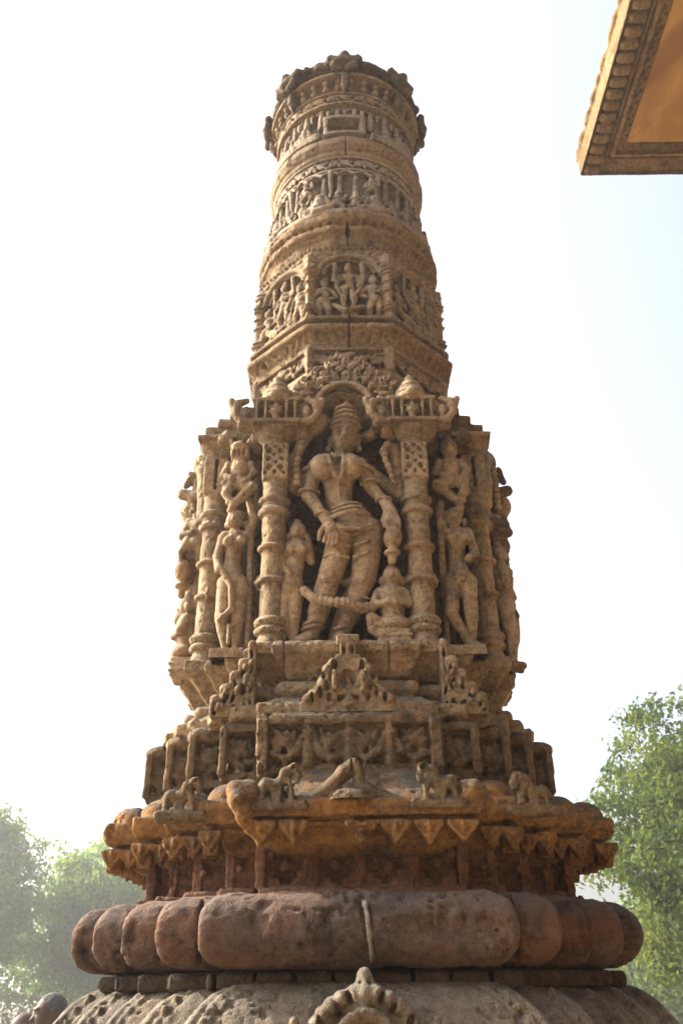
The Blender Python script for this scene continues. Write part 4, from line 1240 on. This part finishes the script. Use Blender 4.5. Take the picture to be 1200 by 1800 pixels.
for yy in (-.6, -2.6, -4.6, -6.6):
    v = Vol((3.2, yy - .4, .48), (4.0, yy + .4, Ze + .02), .02)
    v.rev((3.6, yy, 0), [(.49, .34), (.8, .32), (.82, .26), (1.0, .28), (1.1, .22), (2.4, .21), (2.45, .25), (2.55, .22), (4.2, .20), (4.3, .27), (4.5, .22), (5.4, .22), (5.5, .33), (6.0, .36)], n=8)
    wp(carve('column', v, M_PANEL, TE, rough=2.))

# ================================================================== GROUND
def grid_mesh(x0, x1, y0, y1, n, amp, z=0.):
    xs, ys = np.linspace(x0, x1, n), np.linspace(y0, y1, n)
    X, Y = np.meshgrid(xs, ys, indexing='ij')
    V = np.stack([X.ravel(), Y.ravel(), np.zeros(n * n)], 1)
    V[:, 2] = z
    i = np.arange(n * n).reshape(n, n)
    Q = np.stack([i[:-1, :-1].ravel(), i[1:, :-1].ravel(), i[1:, 1:].ravel(), i[:-1, 1:].ravel()], 1)
    return V, Q
t = NT('dry_ground')
tc = t.n('ShaderNodeTexCoord').outputs['Object']
c = t.mix(t.ramp(t.noise(tc, .5, 6), .35, .65), (.19, .135, .08), (.16, .125, .075))
c = t.mix(t.ramp(t.noise(tc, 7, 5), .4, .7), c, (.17, .135, .08))
b = t.n('ShaderNodeBsdfPrincipled'); b.inputs['Roughness'].default_value = .95
t.l(c, b.inputs['Base Color']); t.l(b.outputs[0], t.out.inputs[0])
V, Q = grid_mesh(-500, 500, -300, 700, 41, 0)
tag(link('ground', mesh('ground', V, Q), t.m), kind='structure')
# paved terrace round the pillar
t = NT('paving')
tc = t.n('ShaderNodeTexCoord').outputs['Object']
br = t.n('ShaderNodeTexBrick'); t.l(tc, br.inputs['Vector']); br.inputs['Scale'].default_value = .55
br.inputs['Color1'].default_value = (.22, .15, .08, 1); br.inputs['Color2'].default_value = (.19, .135, .075, 1); br.inputs['Mortar'].default_value = (.26, .18, .10, 1); br.inputs['Mortar Size'].default_value = .008
c = t.mix(t.ramp(t.noise(tc, 2.2, 6), .35, .7), br.outputs['Color'], (.18, .13, .075))
b = t.n('ShaderNodeBsdfPrincipled'); b.inputs['Roughness'].default_value = .9
t.l(c, b.inputs['Base Color']); t.l(b.outputs[0], t.out.inputs[0])
V, Q = grid_mesh(-12, 12, -14, 9, 5, 0, .004)
tag(link('pavement', mesh('pavement', V, Q), t.m), kind='structure')

# ================================================================== TREES
def leaf_mat(name, col, col2, trans):
    t = NT(name)
    tc = t.n('ShaderNodeTexCoord').outputs['Object']
    c = t.mix(t.ramp(t.noise(tc, 1.3, 4, .6), .35, .65), col, col2)
    c = t.mix(t.ramp(t.noise(tc, 9, 2), .4, .7), c, tuple(x * .7 for x in col))
    d = t.n('ShaderNodeBsdfDiffuse'); t.l(c, d.inputs[0])
    tr = t.n('ShaderNodeBsdfTranslucent'); t.l(t.mix(1., c, (1.25, 1.35, .7), 'MULTIPLY'), tr.inputs[0])
    mx = t.n('ShaderNodeMixShader'); mx.inputs[0].default_value = trans
    t.l(d.outputs[0], mx.inputs[1]); t.l(tr.outputs[0], mx.inputs[2]); t.l(mx.outputs[0], t.out.inputs[0])
    return t.m
M_LEAF = leaf_mat('neem_leaf', (.066, .100, .034), (.135, .145, .045), .5)
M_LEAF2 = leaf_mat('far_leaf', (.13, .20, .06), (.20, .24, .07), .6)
M_BUSH = leaf_mat('bush_leaf', (.055, .08, .03), (.08, .10, .035), .3)
M_BARK = plain('bark', (.12, .09, .065), .95, (.08, .06, .045), 14)

def tubes(segs, sides=7):
    Vs, Qs, o = [], [], 0
    for p, q, r1, r2 in segs:
        p, q = Vector(p), Vector(q); d = (q - p).normalized()
        a = d.orthogonal().normalized(); b = d.cross(a)
        for (c, r) in ((p, r1), (q, r2)):
            for i in range(sides):
                t = 2 * PI * i / sides; Vs.append(c + (a * math.cos(t) + b * math.sin(t)) * r)
        for i in range(sides):
            j = (i + 1) % sides; Qs.append((o + i, o + j, o + sides + j, o + sides + i))
        o += 2 * sides
    return np.array([tuple(x) for x in Vs]), np.array(Qs)

def tree(name, loc, H, crown, nclump, nleaf, lsize, mat, label, seed, trunk_h=.35, group=None, spread=.34):
    """crown: list of (x, y, z, rx, ry, rz) lobes relative to the tree's base"""
    rg = np.random.default_rng(seed); rr = random.Random(seed)
    root = empty(name, loc)
    tag(root, label, 'tree', group)
    # clump centres near the lobes' surfaces
    cl = []
    vol = np.array([l[3] * l[4] * l[5] for l in crown]); vol /= vol.sum()
    for _ in range(nclump):
        l = crown[rg.choice(len(crown), p=vol)]
        d = rg.normal(size=3); d /= np.linalg.norm(d)
        rad = rg.uniform(.25, 1.0) ** .5
        cl.append((l[0] + d[0] * l[3] * rad, l[1] + d[1] * l[4] * rad, l[2] + d[2] * l[5] * rad))
    cl = np.array(cl)
    segs = [((0, 0, -.1), (.05 * H * rr.uniform(-1, 1), 0, H * trunk_h * .5), .034 * H, .026 * H)]
    top = Vector((.04 * H * rr.uniform(-1, 1), .04 * H * rr.uniform(-1, 1), H * trunk_h))
    segs.append((segs[0][1], top, .026 * H, .022 * H))
    for l in crown:
        c = Vector(l[:3]); mid = top.lerp(c, .55) + Vector((rr.uniform(-.2, .2), rr.uniform(-.2, .2), .1)) * H * .06
        segs.append((top, mid, .018 * H, .012 * H)); segs.append((mid, c, .012 * H, .006 * H))
        near = [Vector(q) for q in cl if (Vector(q) - c).length < 1.1 * max(l[3:])]
        for q in rr.sample(near, min(len(near), 14)):
            m2 = mid.lerp(q, .5) + Vector((0, 0, .03 * H))
            s0 = mid.lerp(c, rr.uniform(.2, 1))
            segs.append((s0, m2, .0055 * H, .0036 * H)); segs.append((m2, q, .0036 * H, .0015 * H))
    V, Q = tubes(segs)
    link('trunk', mesh('trunk', V, Q), M_BARK, root)
    k = rg.integers(0, nclump, nleaf)
    cs = rg.uniform(.6, 1.5, nclump) * spread
    sub = 7                                                 # each clump is a handful of drooping sprays
    so_ = rg.normal(size=(nclump, sub, 3)); so_ /= np.linalg.norm(so_, axis=2)[:, :, None]
    q = rg.integers(0, sub, nleaf); t_ = rg.uniform(0, 1, nleaf) ** .7
    P = cl[k] + so_[k, q] * (cs[k] * t_ * 1.5)[:, None] * np.array([1, 1, .55])
    P[:, 2] -= (t_ ** 2) * cs[k] * .7
    P += np.clip(rg.normal(size=(nleaf, 3)), -1.7, 1.7) * (lsize * .75)
    u = rg.normal(size=(nleaf, 3)); u[:, 2] -= .7; u /= np.linalg.norm(u, axis=1)[:, None]
    w = np.cross(u, rg.normal(size=(nleaf, 3))); w /= np.linalg.norm(w, axis=1)[:, None] + 1e-9
    L = (lsize * rg.uniform(.6, 1.3, nleaf))[:, None]; W = L * .23
    V = np.stack([P, P + u * L * .45 + w * W, P + u * L, P + u * L * .45 - w * W], 1).reshape(-1, 3)
    Q = np.arange(nleaf * 4).reshape(-1, 4)
    link('crown', mesh('crown', V, Q, False), mat, root)
    return root

tree('neem_tree', (7.15, 12.0, 0), 6.6, [(-.5, 0, 4.6, 2.1, 1.9, 1.7), (-1.9, -.3, 3.6, 1.3, 1.5, 1.2), (.9, .2, 3.4, 1.6, 1.6, 1.5), (-1.3, 0, 2.5, 1.5, 1.4, 1.0), (1.2, 0, 5.2, 1.3, 1.3, 1.1), (0, .8, 2.2, 1.8, 1.2, .9)],
     460, 88000, .11, M_LEAF, 'leafy yellow green tree close behind the right edge of the pillar', 4, spread=.36)
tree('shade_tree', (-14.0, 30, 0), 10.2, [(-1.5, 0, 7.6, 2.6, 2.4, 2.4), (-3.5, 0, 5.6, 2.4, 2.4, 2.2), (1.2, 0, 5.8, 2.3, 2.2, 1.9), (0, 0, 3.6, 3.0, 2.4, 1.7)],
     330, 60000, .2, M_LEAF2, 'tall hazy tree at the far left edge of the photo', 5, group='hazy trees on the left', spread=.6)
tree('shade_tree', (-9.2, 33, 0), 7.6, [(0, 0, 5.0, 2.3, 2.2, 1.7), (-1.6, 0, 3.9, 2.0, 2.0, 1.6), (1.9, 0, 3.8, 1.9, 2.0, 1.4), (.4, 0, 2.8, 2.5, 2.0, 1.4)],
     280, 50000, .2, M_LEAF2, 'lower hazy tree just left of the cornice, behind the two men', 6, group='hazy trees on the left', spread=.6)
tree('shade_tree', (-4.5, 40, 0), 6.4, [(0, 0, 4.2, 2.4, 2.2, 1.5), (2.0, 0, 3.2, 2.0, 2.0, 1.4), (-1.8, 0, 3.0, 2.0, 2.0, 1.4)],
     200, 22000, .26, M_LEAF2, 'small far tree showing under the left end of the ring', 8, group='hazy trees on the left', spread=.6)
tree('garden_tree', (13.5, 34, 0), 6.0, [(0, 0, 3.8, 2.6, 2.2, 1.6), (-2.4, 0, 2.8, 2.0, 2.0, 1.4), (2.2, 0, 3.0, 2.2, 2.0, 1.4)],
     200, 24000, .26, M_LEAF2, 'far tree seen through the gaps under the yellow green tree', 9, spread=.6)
def bush(loc, rx, rz, label, seed):
    rg = np.random.default_rng(seed); n = 9000
    d = rg.normal(size=(n, 3)); d /= np.linalg.norm(d, axis=1)[:, None]; d[:, 2] = np.abs(d[:, 2])
    lump = 1 + .25 * np.sin(d[:, 0] * 7 + seed) * np.cos(d[:, 1] * 6)
    P = d * np.array([rx, rx * .8, rz]) * (lump * rg.uniform(.55, 1., n) ** .5)[:, None]
    u = rg.normal(size=(n, 3)); u[:, 2] += .4; u /= np.linalg.norm(u, axis=1)[:, None]
    w = np.cross(u, rg.normal(size=(n, 3))); w /= np.linalg.norm(w, axis=1)[:, None]
    L = (.2 * rg.uniform(.6, 1.3, n))[:, None]; W = L * .25
    V = np.stack([P, P + u * L * .45 + w * W, P + u * L, P + u * L * .45 - w * W], 1).reshape(-1, 3)
    o = link('garden_bush', mesh('garden_bush', V, np.arange(n * 4).reshape(-1, 4), False), M_BUSH)
    o.location = loc
    return tag(o, label, 'bush')
bush((9.6, 24, 0), 2.6, 2.0, 'low bush beyond the pavement at the bottom right', 1)
bush((-13.5, 36, 0), 4.2, 2.6, 'low bush beyond the pavement at the bottom left', 2)
bush((-8.2, 37, 0), 4.0, 2.4, 'small bush behind the pillar base on the left', 3)

# ================================================================== PEOPLE
def skin_mat(name, c): return plain(name, c, .6, tuple(x * .8 for x in c), 30)
M_SKIN = skin_mat('shaded_skin', (.055, .028, .018)); M_HAIR = plain('shaded_grey_hair', (.075, .072, .07), .85, (.04, .039, .038), 60)  # skin and hair darkened: shade on the heads put into their colour
M_SHIRT = plain('shirt_cloth', (.50, .46, .40), .9); M_TROUSER = plain('trouser_cloth', (.09, .085, .085), .9)
def person(loc, h, face, label, bald, shirt):
    root = empty('person', loc, face)
    tag(root, label, 'person')
    s = h / 1.72
    # body faces local -y
    v = Vol((-.36 * s, -.26 * s, -.01), (.36 * s, .24 * s, h + .02), .0075)
    def P(x, y, z): return (x * s, y * s, z * s)
    v.ell(P(0, -.005, 1.615), (.076 * s, .094 * s, .105 * s), .03)
    v.ell(P(0, -.045, 1.555), (.054 * s, .052 * s, .055 * s), .03)
    v.cap(P(0, -.093, 1.61), P(0, -.112, 1.578), .010 * s, .014 * s, .012)
    v.ell(P(0, -.094, 1.638), (.052 * s, .014 * s, .009 * s), .008)
    for q in (-1, 1):
        v.ell(P(q * .030, -.100, 1.615), (.019 * s, .016 * s, .012 * s), .006, True); v.ell(P(q * .030, -.088, 1.617), (.012 * s, .010 * s, .007 * s), .003)
        v.ell(P(q * .077, .008, 1.605), (.012 * s, .024 * s, .034 * s), .008)
    v.ell(P(0, -.098, 1.545), (.026 * s, .010 * s, .006 * s), .006); v.ell(P(0, -.096, 1.535), (.022 * s, .010 * s, .006 * s), .006)
    v.cap(P(0, .008, 1.55), P(0, .02, 1.44), .055 * s, .062 * s, .03)
    v.cap(P(-.15, .015, 1.41), P(.15, .015, 1.41), .06 * s, .06 * s, .04)
    v.cap(P(-.06, .01, 1.33), P(-.05, .0, 1.0), .115 * s, .105 * s, .04); v.cap(P(.06, .01, 1.33), P(.05, .0, 1.0), .115 * s, .105 * s, .04)
    for q in (-1, 1):
        v.chain([P(q * .19, .015, 1.39), P(q * .235, .03, 1.10), P(q * .235, -.03, .86)], [.055 * s, .043 * s, .030 * s], .02)
        v.ell(P(q * .235, -.045, .80), (.022 * s, .035 * s, .05 * s), .015)
        for f in range(4): v.chain([P(q * .232, -.075 + .022 * f, .77), P(q * .228, -.08 + .022 * f, .735), P(q * .222, -.078 + .022 * f, .70 + (.012 if f in (0, 3) else 0))], .0085 * s, .004)
        v.chain([P(q * .225, -.07, .815), P(q * .21, -.095, .78), P(q * .205, -.098, .755)], .010 * s, .005)
        v.chain([P(q * .09, 0, .95), P(q * .10, -.01, .50), P(q * .105, .02, .08)], [.09 * s, .06 * s, .042 * s], .03)
        v.chain([P(q * .105, .03, .045), P(q * .12, -.13, .03)], [.042 * s, .032 * s], .02)
    V, Q = nets(v)
    me = mesh('body', V, Q)
    link('body', me, M_SKIN, root)
    # clothes: offset shells of the same body
    v.f -= .012
    def keep(name, fn, m):
        g = v.f.copy()
        X, Y, Z = [a.reshape([-1 if i == j else 1 for j in range(3)]) for i, a in enumerate(v.ax)]
        w = Vol.__new__(Vol); w.h, w.lo, w.n, w.ax = v.h, v.lo, v.n, v.ax
        w.f = np.maximum(g, fn(X / s, Y / s, Z / s).astype(f32) * s + np.zeros_like(g))
        V, Q = nets(w)
        V = V + normals(V, Q) * (.006 * (vnoise(V / .05, 3) - .5))[:, None]
        link(name, mesh(name, V, Q), m, root)
    keep('shirt', lambda X, Y, Z: np.maximum(np.maximum(.86 - Z + 0 * X, Z - 1.465 + .15 * Y), np.where((np.abs(X) > .185) & (Z < 1.12), .02, -.02)), shirt)
    v.f -= .004
    keep('trousers', lambda X, Y, Z: np.maximum(np.maximum(.06 - Z + 0 * X, Z - .92), np.abs(X) - .20), M_TROUSER)
    # hair cap
    w = Vol((-.1 * s, -.12 * s, h - .22 * s), (.1 * s, .13 * s, h + .03), .005)
    w.ell(P(0, .002, 1.622), (.081 * s, .098 * s, .105 * s))
    w.op(lambda X, Y, Z: np.maximum((-Y / s - .045) * .7 + (1.66 - Z / s) * .45, (1.545 - Z / s) + 0 * X), (-.2, -.2, 0), (.2, .2, 3), .008, True) if False else None
    X, Y, Z = [a.reshape([-1 if i == j else 1 for j in range(3)]) for i, a in enumerate(w.ax)]
    cut = np.maximum((-Y / s - .055) + (1.675 - Z / s) * .7, 1.56 - Z / s) * .7
    if bald: cut = np.maximum(cut, Z / s - 1.655 - .0 * X)
    w.f = np.maximum(w.f, (cut + 0 * X).astype(f32))
    V, Q = nets(w)
    V = V + normals(V, Q) * (.005 * (vnoise(V / .012, 3) - .5))[:, None]
    link('hair', mesh('hair', V, Q), M_HAIR, root)
    return root
person((-1.73, 3.0, 0), 1.60, math.radians(-62), 'man with short grey hair standing at the bottom left beside the pillar, face turned left', False, M_SHIRT)
person((-1.97, 3.3, 0), 1.50, math.radians(-75), 'shorter bald man at the bottom left edge, only the top of his head in view', True, plain('blue_cloth', (.10, .14, .22), .9))

# ================================================================== LIGHT, AIR, CAMERA
SUN_EL, SUN_AZ = math.radians(36), math.radians(-74)   # azimuth from +Y towards +X
W = bpy.data.worlds.new('World'); bpy.context.scene.world = W; W.use_nodes = True
nt = W.node_tree; nt.nodes.clear()
sky = nt.nodes.new('ShaderNodeTexSky'); sky.sky_type = 'NISHITA'; sky.sun_disc = False
sky.sun_elevation = SUN_EL; sky.sun_rotation = SUN_AZ; sky.air_density = 1.0; sky.dust_density = 9.0; sky.ozone_density = 1.0
hs = nt.nodes.new('ShaderNodeHueSaturation'); hs.inputs['Saturation'].default_value = .6
bg = nt.nodes.new('ShaderNodeBackground'); bg.inputs[1].default_value = .15
ow = nt.nodes.new('ShaderNodeOutputWorld')
nt.links.new(sky.outputs[0], hs.inputs['Color']); nt.links.new(hs.outputs[0], bg.inputs[0]); nt.links.new(bg.outputs[0], ow.inputs[0])
sl = bpy.data.lights.new('sun', 'SUN'); sl.energy = 3.6; sl.angle = math.radians(.6); sl.color = (1, .90, .75)
so = bpy.data.objects.new('sun', sl); C.objects.link(so)
sd = Vector((math.sin(SUN_AZ) * math.cos(SUN_EL), math.cos(SUN_AZ) * math.cos(SUN_EL), math.sin(SUN_EL)))
so.rotation_euler = sd.to_track_quat('Z', 'Y').to_euler(); so.location = sd * 50

HAZE = 0.0036
if HAZE:
    o = boxmesh('haze', (-510, -310, -1), (510, 710, 13), None, None, 0)
    t = NT('haze_air')
    pvn = t.n('ShaderNodeVolumePrincipled'); pvn.inputs['Density'].default_value = HAZE
    pvn.inputs['Color'].default_value = (.93, .95, .96, 1); pvn.inputs["Anisotropy"].default_value = .6
    t.l(pvn.outputs[0], t.out.inputs['Volume'])
    o.data.materials.append(t.m)
    tag(o, kind='stuff')

cam = bpy.data.cameras.new('camera'); co = bpy.data.objects.new('camera', cam); C.objects.link(co)
cam.sensor_fit = 'VERTICAL'; cam.sensor_height = 36; cam.lens = 30.0
cam.clip_start = .05; cam.clip_end = 2000
cam.dof.use_dof = True; cam.dof.focus_distance = 2.75; cam.dof.aperture_fstop = 6.5
pitch = math.atan(840 / 1500); roll = .012
Mx = Matrix.Translation((-.0365, -2.65, 1.6)) @ Matrix.Rotation(PI / 2 + pitch, 4, 'X') @ Matrix.Rotation(-roll, 4, 'Z')
co.matrix_world = Mx
sc = bpy.context.scene
sc.camera = co
sc.view_settings.view_transform = 'Standard'; sc.view_settings.look = 'None'
sc.view_settings.exposure = 1.85; sc.view_settings.gamma = 1
sc.cycles.volume_bounces = 0
sc.cycles.diffuse_bounces = 2
